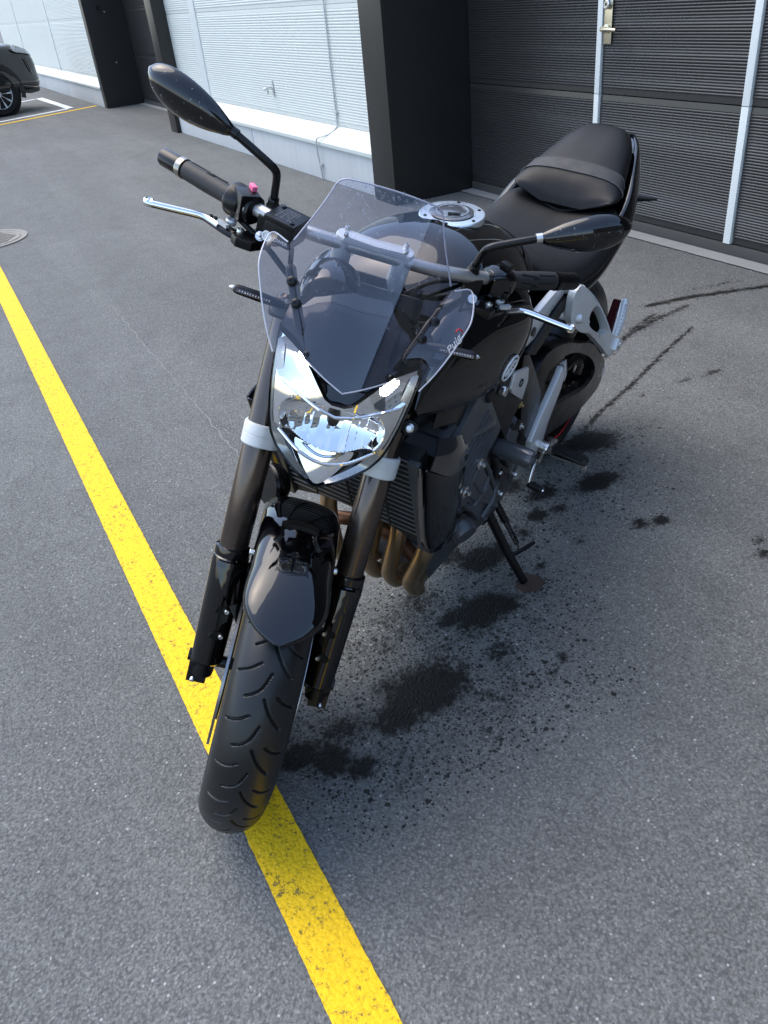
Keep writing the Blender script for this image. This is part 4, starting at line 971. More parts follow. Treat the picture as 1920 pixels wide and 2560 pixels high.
# round emblem with three crossed tuning forks
ep = V3(-.507, .2, .793); dd = np.linalg.norm(SHG-ep, axis=2); i_, j_ = np.unravel_index(dd.argmin(), dd.shape)
du = SHG[i_+1, j_]-SHG[i_-1, j_]; dv = SHG[i_, j_+1]-SHG[i_, j_-1]; nn = np.cross(du, dv); nn /= np.linalg.norm(nn); nn *= np.sign(nn[1]); ep = SHG[i_, j_]
fx_ = -du/np.linalg.norm(du); fx_ *= np.sign(-fx_[0])
EM = frame(ep+nn*.0050, tuple(fx_), tuple(np.cross(nn, fx_)))
def em(x, y, z=0.): v = EM @ Vector((x, y, z)); return (v.x, v.y, v.z)
mb = MB(); r0 = .0255
mb.tube([em(r0*math.cos(t), r0*math.sin(t), .0006) for t in np.linspace(0, 2*np.pi, 49)], .0021, 8, False)
for k in range(3):
    a = math.pi/2+k*2*math.pi/3; c_, s_ = math.cos(a), math.sin(a)
    q = lambda l, o: em(c_*l-s_*o, s_*l+c_*o, .0006)
    mb.tube([q(-.019, 0), q(.004, 0)], .0014, 6)
    for o in (-.0034, .0034): mb.tube([q(.0035, 0), q(.0045, o), q(.0175, o)], .0014, 6)
    mb.tube([q(-.019, 0), q(-.0165, 0)], .0016, 6)
part(mb, 'emblem', simple('emblem_silver', (.72, .73, .74), .4, .1), TANK)

# ---- frame, covers
for sd in (1, -1):
    C_ = [[(-.34, .075, .84), (-.34, .085, .78), (-.34, .08, .72)], [(-.45, .135, .78), (-.45, .15, .70), (-.45, .14, .63)], [(-.60, .150, .74), (-.60, .165, .66), (-.60, .15, .57)], [(-.74, .145, .68), (-.75, .158, .59), (-.74, .145, .49)], [(-.84, .125, .60), (-.87, .135, .50), (-.85, .125, .38)]]
    C_ = [[(x, sd*y*.78, z) for x, y, z in r] for r in C_]
    spar = part(MB().sheet(gsp(C_, 30, 14), .02), 'frame_spar', 'dark_spar', None, 50)
    # matte side cover below the tank shoulder
    cov = [(-.452, .716), (-.465, .676), (-.53, .638), (-.599, .596), (-.641, .538), (-.662, .585), (-.706, .612), (-.690, .655), (-.640, .705), (-.61, .76), (-.56, .77), (-.50, .745)]
    pl = part(MB().prism([(x, sd*.150, z) for x, z in cov], (0, sd*.027, 0)), 'side_cover', 'matte_black', None, 30, .008)
    bp = [(-.601, .690), (-.612, .722), (-.682, .704), (-.692, .668), (-.676, .628), (-.612, .674)]
    b2 = MB().prism([(x, sd*.177, z) for x, z in bp], (0, sd*.008, 0)).build('frame_bracket', 'cast_alu', pl, 30, .004)
    mb = MB(); mb.lathe([(.009, 0), (.009, .002), (.0065, .002), (.0055, -.002), (0, -.002)], (-.650, sd*.185, .682), YY*sd, 16, False); mb.build('bracket_hole', 'dark_metal', pl)
    mb = MB(); bolt(mb, (-.560, sd*.186, .705), YY*sd, .011, .006); mb.build('cover_bolt', 'zinc', pl)
    mb = MB().lathe([(.016, -.01), (.016, .008), (.012, .012), (0, .012)], (-.505, sd*.176, .722), YY*sd, 18, False); mb.build('rubber_plug', 'rubber', pl)
    # lower dark plate that runs to the foot peg hanger
    lw = [(-.705, .715), (-.735, .705), (-.796, .633), (-.858, .552), (-.872, .445), (-.825, .425), (-.755, .52), (-.735, .60), (-.70, .67)]
    part(MB().prism([(x, sd*.140, z) for x, z in lw], (0, sd*.022, 0)), 'pivot_plate', 'satin_black', None, 30, .008)
    # silver rear sub-frame rail with an oval hole, black rail below it
    r1 = [(-.665, .790), (-.700, .735), (-.738, .738), (-.82, .775), (-.875, .79), (-.875, .815), (-.83, .818), (-.74, .800)]
    rl = part(MB().prism([(x, sd*.148, z) for x, z in r1], (0, sd*.016, 0)), 'subframe_rail', 'silver_paint', None, 30, .005)
    mb = MB().lathe([(0, 0), (.010, 0), (.010, .003), (.008, .003), (0, .0025)], (-.722, sd*.1645, .762), YY*sd, 16, False); mb.build('rail_hole', 'satin_black', rl)
    r2 = [(-.70, .722), (-.742, .700), (-.87, .755), (-.93, .765), (-.93, .785), (-.85, .780)]
    part(MB().prism([(x, sd*.150, z) for x, z in r2], (0, sd*.022, 0)), 'lower_rail', 'matte_black', None, 30, .005)
    # foot peg hanger and peg
    hg = [(-.945, .585), (-.920, .552), (-.852, .486), (-.818, .436), (-.826, .400), (-.868, .375), (-.905, .390), (-.918, .440), (-.965, .512), (-.972, .545)]
    hb = part(MB().prism([(x, sd*.158, z) for x, z in hg], (0, sd*.016, 0)), 'peg_hanger', 'silver_paint', None, 30, .004)
    mb = MB()
    for k in range(7): mb.add(np.array([(-.948-.004*k, sd*.1735, .588-.008*k), (-.962-.004*k, sd*.1735, .598-.008*k), (-.955-.004*k, sd*.1735, .576-.008*k), (-.952-.004*k, sd*.160, .586-.008*k)]), [(0, 1, 2), (0, 1, 3), (1, 2, 3), (0, 2, 3)])
    mb.build('hanger_teeth', 'silver_paint', hb, 0)
    mb = MB().box((-.925, sd*.186, .372), (.034, .030, .030)); mb.tube([(-.90, sd*.168, .380), (-.90, sd*.195, .378)], .016, 16); mb.build('peg_clevis', 'zinc', hb, 35, .004)
    pg = part(MB().tube([(-.93, sd*.198, .366), (-.93, sd*.205, .366), (-.93, sd*.285, .358), (-.93, sd*.293, .357)], [.012, .017, .0165, .012], 14, True, .62), 'foot_peg', 'rubber', None, 35)
    mb = MB()
    for k in range(13): y = .206+k*.0062; mb.box((-.93, sd*y, .369-.0075*(y-.2)/.09), (.030, .0034, .014))
    tag(mb.build('peg_ribs', 'rubber', pg, 30, .001), None, None, None, 'stuff')
    MB().box((-.93, sd*.245, .350), (.028, .094, .005)).build('peg_base', 'zinc', pg, 30, .002)
    MB().lathe([(.004, 0), (.005, .006), (.006, .018), (.004, .022), (0, .022)], (-.93, sd*.290, .350), (0, 0, -1), 12, False).build('feeler_stud', 'zinc', pg)
    # frame slider
    slx, slz = -.622, .530
    sl_ = part(MB().lathe([(.012, .150), (.019, .160), (.0215, .170), (.0215, .240), (.020, .252), (.0155, .256), (.0150, .250), (.0, .250)], (slx, 0, slz), YY*sd, 32, False), 'frame_slider', 'carbon', None, 30)
    # passenger peg bracket (cast, with an opening) and folded peg
    o1 = [(-.87, .800), (-.895, .812), (-.965, .765), (-1.04, .705), (-1.11, .640), (-1.165, .590), (-1.215, .560), (-1.215, .530), (-1.165, .535), (-1.09, .590), (-.985, .665), (-.93, .690), (-.88, .730), (-.87, .765)]
    i1 = [(-.955, .728), (-.985, .735), (-1.045, .685), (-1.088, .640), (-1.075, .632), (-1.02, .658), (-.965, .695)]
    def yb(x): return np.interp(x, [-1.22, -1.10, -.95, -.86], [.204, .200, .190, .172])
    def loopring(outer, inner, n=44):
        A = cr([(x, z) for x, z in outer], n, True); B = cr([(x, z) for x, z in inner], n, True)
        ca = B.mean(0); aa_ = np.arctan2(A[:, 1]-ca[1], A[:, 0]-ca[0]); ab = np.arctan2(B[:, 1]-ca[1], B[:, 0]-ca[0])
        k = np.argmin(abs(np.angle(np.exp(1j*(ab-aa_[0]))))); B = np.roll(B, -k, 0)
        if np.sum(np.cross(A-ca, np.roll(A, -1, 0)-ca))*np.sum(np.cross(B-ca, np.roll(B, -1, 0)-ca)) < 0: B = np.roll(B[::-1], 1, 0)
        return A, B
    A, B = loopring(o1, i1)
    ring = lambda Q, dy: [(x, sd*(yb(x)+dy), z) for x, z in Q]
    mb = MB(); mb.rings([ring(A, 0), ring(A, .016), ring(B*.85+A*.15, .022), ring(B, .018), ring(B, 0), ring(A, 0)], False)
    pb = part(mb, 'passenger_peg_bracket', 'silver_paint', None, 40)
    mb = MB(); mb.tube([(-.885, sd*.155, .742), (-.905, sd*.196, .733), (-.96, sd*.206, .705)], [.013, .013, .004], 14); mb.tube([(-.89, sd*.15, .798), (-.915, sd*.188, .793), (-.955, sd*.196, .768)], [.013, .012, .004], 14); mb.build('bracket_boss', 'silver_paint', pb, 40)
    mb = MB().box((-1.205, sd*.216, .552), (.05, .03, .032), np.array(Matrix.Rotation(-.45, 3, 'Y'))); mb.build('peg_knuckle', 'silver_paint', pb, 35, .004)
    mb = MB(); bolt(mb, (-1.205, sd*.2325, .553), YY*sd, .009, .002); mb.build('knuckle_pin', 'zinc', pb)
    pp = part(MB().tube([(-1.205, sd*.214, .575), (-1.225, sd*.212, .615), (-1.243, sd*.206, .650), (-1.248, sd*.204, .660)], [.011, .0125, .0115, .006], 14, True, .7), 'passenger_peg', 'silver_paint', None, 35)
    mb = MB()
    for k in range(9): mb.box(V3(-1.207, sd*.2215, .580)+V3(-.0042, -sd*.0009, .0085)*k, (.020, .004, .004), np.array(Matrix.Rotation(-.4, 3, 'Y')))
    tag(mb.build('peg_ribs', 'zinc', pp, 30, .0008), None, None, None, 'stuff')
    MB().box((-1.235, sd*.190, .612), (.030, .03, .085), np.array(Matrix.Rotation(-.45, 3, 'Y'))).build('side_reflector', 'red_lens', pp, 30, .006)

# ---- seats and tail
seat = half_loft([(-.765, [(0, .915), (.035, .912), (.058, .900), (.066, .885), (.06, .865), (0, .86)]),
                  (-.80, [(0, .893), (.05, .889), (.095, .872), (.118, .848), (.118, .828), (0, .83)]),
                  (-.86, [(0, .858), (.06, .856), (.115, .844), (.145, .824), (.149, .800), (0, .81)]),
                  (-.94, [(0, .836), (.07, .836), (.13, .830), (.162, .816), (.168, .794), (0, .80)]),
                  (-1.03, [(0, .830), (.07, .832), (.135, .832), (.169, .822), (.175, .798), (0, .80)]),
                  (-1.12, [(0, .838), (.07, .842), (.13, .848), (.163, .842), (.170, .815), (0, .81)]),
                  (-1.19, [(0, .856), (.06, .862), (.115, .872), (.150, .870), (.158, .845), (0, .83)]),
                  (-1.225, [(0, .862), (.06, .868), (.11, .878), (.143, .876), (.150, .855), (0, .84)])], 50, 26)
part(MB().rings(seat, True), 'rider_seat', 'seat', None, 60)
pil = half_loft([(-1.188, [(0, .862), (.045, .868), (.09, .886), (.120, .899), (.122, .896), (.08, .880), (0, .853)]),
                 (-1.198, [(0, .892), (.045, .896), (.09, .906), (.128, .908), (.131, .897), (.085, .876), (0, .850)]),
                 (-1.222, [(0, .928), (.05, .929), (.10, .927), (.132, .916), (.136, .899), (.09, .872), (0, .850)]),
                 (-1.265, [(0, .955), (.05, .954), (.095, .947), (.121, .934), (.126, .908), (.095, .88), (0, .86)]),
                 (-1.325, [(0, .981), (.048, .980), (.085, .973), (.107, .958), (.112, .928), (.085, .90), (0, .88)]),
                 (-1.385, [(0, 1.004), (.043, 1.003), (.073, .996), (.091, .980), (.095, .950), (.07, .92), (0, .91)]),
                 (-1.430, [(0, 1.015), (.038, 1.013), (.060, 1.005), (.074, .988), (.078, .958), (.055, .93), (0, .93)]),
                 (-1.450, [(0, 1.004), (.034, 1.002), (.050, .994), (.060, .978), (.062, .958), (.045, .94), (0, .94)])], 60, 30)
PIL = part(MB().rings(pil, True), 'passenger_seat', 'seat', None, 60)
# strap across the passenger seat
i0 = int(np.argmin(abs(pil[:, 0, 0]+1.262))); ring = pil[i0]; half = len(ring)//2
top = [k for k in range(len(ring)) if ring[k][2] > .894 and abs(ring[k][1]) < .14]
seqp = [ring[k] for k in sorted(top, key=lambda k: -ring[k][1])]
seqp = np.array(seqp); seqp[:, 0] += .030*(1-(abs(seqp[:, 1])/.13)**2)*.0+.0
ce = seqp.mean(0); off = seqp-[ce[0], 0, .88]; off /= np.linalg.norm(off, axis=1)[:, None]
def onp(p, dx):      # strap follows the seat surface a little further along
    i = int(np.argmin(abs(pil[:, 0, 0]-(p[0]+dx)))); r = pil[i]; t = r[r[:, 2] > .88]; k = np.argmin(abs(t[:, 1]-p[1]*1.0)+abs(t[:, 2]-p[2])*.6); return t[k]
band = []
for dx in (-.019, -.0185, .0, .0185, .019):
    h_ = .0008 if abs(dx) > .0187 else .0032
    i = int(np.argmin(abs(pil[:, 0, 0]-(-1.252+dx*.8)))); r = pil[i]; n_ = (len(r)+2)//2
    idx = list(range(19, 0, -1))
    half_ = [r[k] for k in range(0, 20)]; oth = [r[-k] for k in range(1, 20)]
    line = np.array(half_[::-1]+oth); o2 = line-[line[0][0], 0, .86]; o2[:, 0] = 0; o2 /= np.linalg.norm(o2, axis=1)[:, None]
    line = line+o2*h_; line[:, 0] += dx*0-0
    band.append(line)
strap = MB().sheet(np.array(band)); part(strap, 'strap', simple('strap_fabric', (.016, .017, .018), .6, 0, 0, .2, 80, .4, 1500, .0004), PIL, 50)
mb = MB()
for b_ in (band[1], band[3]):
    for p, q in zip(b_[:-1], b_[1:]):
        for t in np.arange(0, 1, .34): mb.box(p*(1-t)+q*t+[0, 0, .0004], (.0008, .0018, .0008))
tag(part(mb, 'stitching', 'grey_text', PIL, 0), None, None, None, 'stuff')
tail = half_loft([(-.84, [(0, .79), (.06, .79), (.105, .785), (.128, .770), (.132, .752), (.11, .738), (0, .735)]),
                  (-.93, [(0, .795), (.09, .795), (.145, .790), (.166, .775), (.168, .756), (.13, .742), (0, .735)]),
                  (-1.05, [(0, .800), (.10, .802), (.158, .806), (.178, .794), (.180, .770), (.14, .750), (0, .74)]),
                  (-1.16, [(0, .825), (.10, .835), (.152, .856), (.172, .842), (.180, .806), (.142, .765), (0, .75)]),
                  (-1.26, [(0, .850), (.09, .870), (.140, .900), (.162, .890), (.172, .845), (.137, .785), (0, .77)]),
                  (-1.36, [(0, .890), (.07, .910), (.112, .942), (.130, .930), (.142, .885), (.112, .815), (0, .80)]),
                  (-1.45, [(0, .930), (.05, .945), (.084, .972), (.099, .957), (.108, .912), (.085, .845), (0, .83)]),
                  (-1.515, [(0, .962), (.035, .975), (.055, .985), (.068, .968), (.074, .930), (.055, .875), (0, .86)]),
                  (-1.555, [(0, .972), (.018, .976), (.034, .976), (.043, .962), (.043, .938), (.03, .90), (0, .89)]),
                  (-1.57, [(0, .962), (.01, .963), (.022, .962), (.026, .952), (.026, .94), (.018, .92), (0, .915)])], 70, 30)
TAIL = part(MB().rings(tail, True), 'tail_cowl', 'gloss_black', None, 50)
mb = MB().box((-1.572, 0, .935), (.02, .05, .028)); mb.build('tail_light', 'red_lens', TAIL, 35, .005)
for sd in (1, -1):
    mb = MB().tube([(-1.40, sd*.08, .855), (-1.42, sd*.14, .862), (-1.425, sd*.178, .866)], [.006, .009, .004], 12); part(mb, 'rear_turn_signal', 'satin_black', None)
mb = MB().prism([(-1.42, -.05, .85), (-1.50, -.05, .86), (-1.62, -.05, .64), (-1.58, -.05, .64)], (0, .10, 0)); part(mb, 'plate_holder', 'matte_black', None, 30, .005)
# ---- radiator, shrouds
RT, RB = V3(-.262, 0, .705), V3(-.338, 0, .440); rdir = (RT-RB)/np.linalg.norm(RT-RB); rfw = V3(rdir[2], 0, -rdir[0])
mb = MB(); mb.prism([V3(0, -.172, 0)+RB+rdir*.01, V3(0, -.172, 0)+RT, V3(0, .172, 0)+RT, V3(0, .172, 0)+RB+rdir*.005, V3(0, .09, 0)+RB+rdir*.035, V3(0, 0, 0)+RB+rdir*.045, V3(0, -.09, 0)+RB+rdir*.035], -rfw*.028)
RAD = part(mb, 'radiator', simple('radiator_core', (.006, .006, .0065), .6), None, 30)
XF = None
fin = MB().box((0, 0, 0), (.0016, .338, .0016)).mesh('fin', simple('radiator_fin', (.42, .44, .45), .35, .7), 0)
for k in range(16):
    p = RB+rdir*(.048+.0146*k)+rfw*.003; link('fin', fin, RAD, Matrix.Translation(XF_body(tuple(p))))
XF = XF_body
for y in (-.09, 0., .09):
    mb = MB().box((RB+RT)/2+rfw*.006+YY*y+rdir*.02, (.003, .003, .225), np.array(Matrix.Rotation(math.atan2(rdir[0], rdir[2]), 3, 'Y'))); mb.build('guard_bar', 'satin_black', RAD)
for y in (-.166, .166):
    mb = MB().box((RB+RT)/2+rfw*.004+YY*y+rdir*.005, (.012, .024, .262), np.array(Matrix.Rotation(math.atan2(rdir[0], rdir[2]), 3, 'Y'))); mb.build('side_tank', simple('radiator_tank', (.055, .06, .063), .5, .2, 0, .4, 25), RAD, 30, .003)
mb = MB().lathe([(.0, .0), (.022, .0), (.024, .006), (.024, .014), (.02, .018), (.0, .018)], (-.275, .085, .735), (.5, 0, 1), 20, False); mb.build('radiator_cap', 'polished', RAD)
mb = MB().tube(cr([(-.29, .10, .70), (-.31, .12, .735), (-.36, .135, .74), (-.44, .13, .70)], 20), .016, 14); mb.build('upper_hose', 'rubber', RAD)
mb = MB(); mb.lathe([(.0, .0), (.0125, .0), (.0135, -.004), (.0135, -.02)], (-.262, .15, .765), (.8, .35, .5), 20, False); mb.build('bolt_grommet', 'rubber', RAD)
mb = MB(); mb.lathe([(.0, .012), (.0045, .012), (.005, .006), (.0078, .005), (.0085, .001)], (-.262, .15, .765), (.8, .35, .5), 12, False); mb.build('mount_bolt', 'zinc', RAD)
# horn in front of the radiator on the right
mb = MB().lathe([(.0, .02), (.036, .02), (.041, .012), (.041, 0), (.03, -.015), (.0, -.02)], (-.235, -.125, .545), (.85, -.35, .25), 28, False); mb.lathe([(.041, .013), (.043, .016), (.040, .020)], (-.235, -.125, .545), (.85, -.35, .25), 28, False)
part(mb, 'horn', 'dark_metal')
for sd in (1, -1):
    # shroud: front blade, bulged top facet, long side with two openings
    C_ = [[(-.258, .176, .698), (-.272, .172, .640), (-.292, .168, .560), (-.312, .166, .490), (-.336, .166, .446)],
          [(-.250, .200, .704), (-.266, .196, .640), (-.288, .190, .560), (-.310, .187, .490), (-.330, .181, .450)],
          [(-.300, .209, .667), (-.312, .206, .615), (-.330, .201, .545), (-.348, .195, .478), (-.366, .186, .440)],
          [(-.345, .209, .651), (-.355, .205, .600), (-.370, .200, .535), (-.387, .193, .470), (-.404, .182, .428)],
          [(-.395, .198, .628), (-.402, .195, .585), (-.415, .189, .525), (-.432, .183, .465), (-.452, .174, .418)]]
    C_ = [[(x, sd*y, z) for x, y, z in r] for r in C_]
    sh = part(MB().sheet(gsp(C_, 36, 36), .003), 'radiator_shroud', 'gloss_black', None, 40)
    C2 = [[(-.250, .2015, .706), (-.300, .2105, .668), (-.345, .2105, .652), (-.383, .2055, .646)], [(-.272, .197, .722), (-.318, .208, .698), (-.358, .208, .680), (-.394, .200, .664)], [(-.300, .185, .734), (-.335, .192, .722), (-.368, .192, .708), (-.398, .185, .690)]]
    MB().sheet(gsp([[(x, sd*y, z) for x, y, z in r] for r in C2], 14, 22), .003).build('shroud_facet', simple('shroud_facet_grey', (.012, .012, .015), .12, .1, .5), sh, 45)
    C3 = [[(-.320, .160, .735), (-.36, .165, .725), (-.405, .168, .700), (-.425, .170, .610)], [(-.37, .150, .79), (-.41, .158, .78), (-.455, .165, .745), (-.47, .160, .62)]]
    MB().sheet(gsp([[(x, sd*y, z) for x, y, z in r] for r in C3], 10, 20), .003).build('shroud_upper', 'satin_black', sh, 45)
    for (x, z) in ((-.376, .592), (-.400, .462)):
        y0 = .1985 if z > .5 else .1845
        pts = [(x+.026, z+.005), (x+.010, z+.024), (x-.020, z+.020), (x-.024, z-.006), (x-.004, z-.024), (x+.018, z-.016)]
        MB().prism([(a, sd*(y0+.002-(.19-.18)*0), b_) for a, b_ in pts], (0, -sd*.006, 0)).build('vent', 'matte_black', sh, 30, .001)
        mb = MB().lathe([(.007, 0), (.007, .006), (.005, .008), (0, .008)], (x+.002, sd*(y0-.001), z+.004), YY*sd, 14, False); mb.build('vent_bolt', 'zinc', sh)

# ---- engine
case = [(-.440, .500), (-.452, .405), (-.500, .335), (-.575, .290), (-.67, .265), (-.76, .27), (-.83, .31), (-.86, .40), (-.84, .48), (-.74, .52), (-.66, .555), (-.56, .60), (-.48, .60)]
ENG = part(MB().prism([(x, -.145, z) for x, z in case], (0, .29, 0)), 'engine', 'engine', None, 30, .012)
Rh = np.array(Matrix.Rotation(.62, 3, 'Y'))
mb = MB().box((-.475, 0, .625), (.17, .36, .20), Rh); mb.box((-.44, 0, .70), (.13, .34, .06), Rh); mb.build('cylinder_head', 'engine', ENG, 35, .012)
for k in range(5): MB().box(V3(-.49, 0, .565)+Rh @ V3(0, 0, .02*k), (.176, .366, .005), Rh).build('cooling_fin', 'engine', ENG, 30, .001)
mb = MB().box((-.62, 0, .24), (.26, .20, .10)); mb.build('sump', 'engine', ENG, 35, .02)
# left crankcase cover: faceted casting
lc = [(-.430, .575), (-.445, .490), (-.495, .445), (-.535, .405), (-.575, .355), (-.610, .335), (-.665, .340), (-.662, .375), (-.640, .425), (-.590, .500), (-.548, .568), (-.510, .625), (-.465, .650), (-.440, .630)]
cvl = MB().prism([(x, .140, z) for x, z in lc], (0, .030, 0)).build('crankcase_cover', 'engine', ENG, 30, .010)
lc2 = [(-.455, .560), (-.462, .515), (-.505, .465), (-.550, .428), (-.605, .385), (-.628, .400), (-.580, .470), (-.532, .545), (-.490, .598)]
MB().prism([(x, .165, z) for x, z in lc2], (0, .013, 0)).build('cover_boss', 'engine', cvl, 30, .008)
mb = MB()
for a, b_ in (((-.465, .560), (-.590, .405)), ((-.49, .61), (-.625, .425)), ((-.465, .505), (-.535, .575)), ((-.53, .43), (-.59, .49)), ((-.585, .36), (-.645, .42))): mb.tube([(a[0], .172, a[1]), ((a[0]+b_[0])/2, .179, (a[1]+b_[1])/2), (b_[0], .172, b_[1])], .006, 8)
mb.build('casting_rib', 'engine', cvl, 40)
for (x, z) in ((-.503, .562), (-.447, .525)):
    mb = MB(); hexnut(mb, (x, .176, z), YY, .0125, .012); mb.build('engine_nut', 'zinc', cvl)
for (x, z) in ((-.600, .348), (-.652, .352), (-.635, .425), (-.446, .595), (-.515, .612), (-.500, .448)):
    mb = MB(); mb.lathe([(.0085, -.006), (.0085, .004), (.0055, .004), (.005, .009), (0, .009)], (x, .170, z), YY, 10, False); mb.build('cover_bolt', 'engine', cvl)
# round generator / sprocket cover with bolts
spc = part(MB().lathe([(.0, .172), (.045, .172), (.060, .166), (.070, .156), (.074, .13), (.074, .10)], (-.715, 0, .415), YY, 40, False), 'sprocket_cover', simple('sprocket_cover_black', (.014, .014, .015), .28, .3, .2), None, 40)
for a in (.4, 1.6, 2.7, 3.9, 5.2):
    mb = MB(); bolt(mb, (-.715+.062*math.cos(a), .166, .415+.062*math.sin(a)), YY, .0065, .008); mb.build('cover_bolt', 'zinc', spc)
for k in range(5):
    a = .2+k*.33; MB().tube([(-.715+.030*math.cos(a), .1725, .415+.030*math.sin(a)), (-.715+.056*math.cos(a), .168, .415+.056*math.sin(a))], .0035, 6).build('cover_rib', 'dark_metal', spc)
wp = part(MB().lathe([(.0, .178), (.034, .178), (.044, .168), (.047, .14), (.047, .11)], (-.676, 0, .530), YY, 32, False), 'water_pump', 'engine', None, 40)
mb = MB(); hexnut(mb, (-.700, .178, .548), YY, .008, .008); bolt(mb, (-.64, .172, .515), YY, .006, .006); bolt(mb, (-.70, .172, .500), YY, .006, .006); mb.build('pump_bolt', 'zinc', wp)
for nm, pts, r, mt_ in (('coolant_hose', [(-.445, .165, .655), (-.50, .172, .648), (-.545, .170, .632), (-.57, .16, .60)], .016, 'engine'), ('coolant_hose', [(-.66, .165, .56), (-.705, .172, .545), (-.735, .170, .50), (-.725, .168, .46)], .013, 'rubber'), ('breather_hose', [(-.60, .170, .52), (-.615, .172, .49), (-.625, .170, .455)], .009, 'rubber'), ('breather_hose', [(-.64, .165, .495), (-.67, .17, .47), (-.69, .165, .43)], .007, 'rubber'), ('wiring_loom', [(-.33, .13, .76), (-.36, .145, .73), (-.40, .15, .69), (-.44, .16, .62)], .009, 'rubber'), ('wiring_loom', [(-.30, .12, .79), (-.34, .13, .75), (-.39, .14, .715)], .007, 'rubber')):
    part(MB().tube(cr(pts, 22), r, 12), nm, mt_)
mb = MB().box((-.588, .150, .575), (.05, .04, .06)); part(mb, 'slider_mount', 'satin_black', None, 35, .008)
# right hand covers (hidden side, simple rounded castings)
part(MB().lathe([(.0, .178), (.075, .178), (.095, .165), (.10, .13)], (-.70, 0, .40), (0, -1, 0), 36, False), 'clutch_cover', 'engine')
# oil filter and pick-up at the lower front
of = part(MB().lathe([(.0, .06), (.027, .06), (.031, .053), (.031, -.02), (.028, -.04)], (-.535, .118, .372), (.30, .85, -.30), 28, False), 'oil_cooler_cap', 'engine', None, 40)
mb = MB().lathe([(.0315, .022), (.033, .022), (.033, .034), (.0315, .034)], (-.535, .118, .372), (.30, .85, -.30), 28, False); mb.build('cap_band', 'polished', of)
# brass drain bolt
mb = MB(); hexnut(mb, (-.700, .168, .600), YY, .008, .008); part(mb, 'brass_nut', simple('brass', (.55, .42, .18), .3, 1.0))

# ---- exhaust headers and silencer
for yt_, yb_, ys_ in ((.158, .118, .06), (.090, .064, .03), (.032, .010, -.01), (-.085, -.075, -.04)):
    P = cr([(-.43, yt_+.004, .545), (-.385, yt_, .525), (-.358, yt_, .485), (-.352, yt_, .430), (-.358, (yt_+yb_)/2, .362), (-.372, yb_, .302), (-.405, yb_, .252), (-.46, (yb_+ys_)/2, .215), (-.56, ys_, .19), (-.66, ys_*.8, .185)], 70)
    part(MB().tube(P, .0183, 18), 'exhaust_header', 'header')
part(MB().box((-.74, 0, .195), (.20, .16, .085)), 'exhaust_collector', 'header', None, 35, .02)
part(MB().tube(cr([(-.80, -.05, .20), (-.92, -.12, .24), (-1.02, -.17, .30), (-1.10, -.185, .335)], 20), .025, 16), 'exhaust_link_pipe', 'header')
part(MB().tube([(-1.06, -.185, .32), (-1.09, -.19, .335), (-1.40, -.20, .46), (-1.43, -.20, .47)], [.035, .058, .062, .045], 24), 'silencer', 'cast_alu')
part(MB().tube(cr([(-.40, -.10, .36), (-.41, -.02, .375), (-.41, .05, .365), (-.40, .11, .345)], 16), .016, 12), 'balance_pipe', simple('rusty_pipe', (.20, .10, .055), .45, .8, 0, .4, 20))

# ---- side stand
top, foot = V3(-.715, .140, .258), V3(-.7286, .258, .086)
SS = part(MB().tube([top+V3(.004, -.012, .02), top, (top+foot)/2+V3(.004, .0, 0), foot], [.013, .0125, .0115, .011], 18), 'side_stand', 'dark_metal')
fm = Matrix.Rotation(LEAN, 3, 'X')
mb = MB(); fp = np.array([(.030, -.020), (.034, .012), (.018, .036), (-.018, .040), (-.034, .016), (-.028, -.020)])*1.05
P = [V3(*(fm @ Vector((a, b_, 0))))+V3(-.735, .266, .0775) for a, b_ in fp]; mb.prism(P, V3(*(fm @ Vector((0, 0, .007))))); mb.build('stand_foot', 'rust', SS, 30, .0015)
s0 = top+V3(-.028, .004, .018); s1 = s0+(foot-top)*.62
n = 260; tt = np.linspace(0, 1, n); axs = (s1-s0)/np.linalg.norm(s1-s0); u = np.cross(axs, (1, 0, 0)); u /= np.linalg.norm(u); w = np.cross(axs, u)
k0 = s0+(s1-s0)*.36
MB().tube([s0-axs*.02, s0, k0], [.0095, .010, .010], 14).build('spring_cover', 'dark_metal', SS)
MB().tube([k0+(s1-k0)*t*.9+.0062*(math.cos(t*2*math.pi*17)*u+math.sin(t*2*math.pi*17)*w) for t in tt], .0013, 6).build('spring', 'dark_metal', SS)
MB().tube([k0+(s1-k0)*.88, s1, s1+V3(.016, .004, -.012)], .002, 8).build('spring_hook', 'dark_metal', SS)
tg = top+(foot-top)*.60; MB().tube([tg, tg+V3(-.045, .020, .004), tg+V3(-.075, .030, .006)], [.0058, .0058, .0052], 12).build('stand_tang', 'dark_metal', SS)
mb = MB().box(top+V3(.006, -.012, .02), (.05, .03, .05)); mb.build('stand_bracket', 'dark_metal', SS, 35, .006)

# ---- gear lever
P = cr([(-.915, .172, .385), (-.895, .182, .360), (-.862, .186, .355), (-.842, .188, .372), (-.825, .190, .372), (-.808, .192, .345), (-.802, .194, .328)], 40)
GL = part(MB().tube(P, [.005]*40, 12), 'gear_lever', 'zinc')
MB().tube([(-.802, .190, .328), (-.803, .196, .327), (-.806, .226, .322), (-.806, .230, .321)], [.0065, .0095, .0082, .006], 14).build('lever_rubber', 'rubber', GL)
mb = MB()
for k in range(6): mb.lathe([(.0098, -.0012), (.0105, 0), (.0098, .0012)], (-.8035-.0004*k, .198+.0048*k, .3265-.0009*k), (0, 1, -.15), 14, False)
mb.build('rubber_rib', 'rubber', GL)
MB().lathe([(.005, 0), (.004, .003), (0, .0045)], (-.806, .231, .321), (0, 1, -.15), 12, False).build('lever_cap', 'polished', GL)

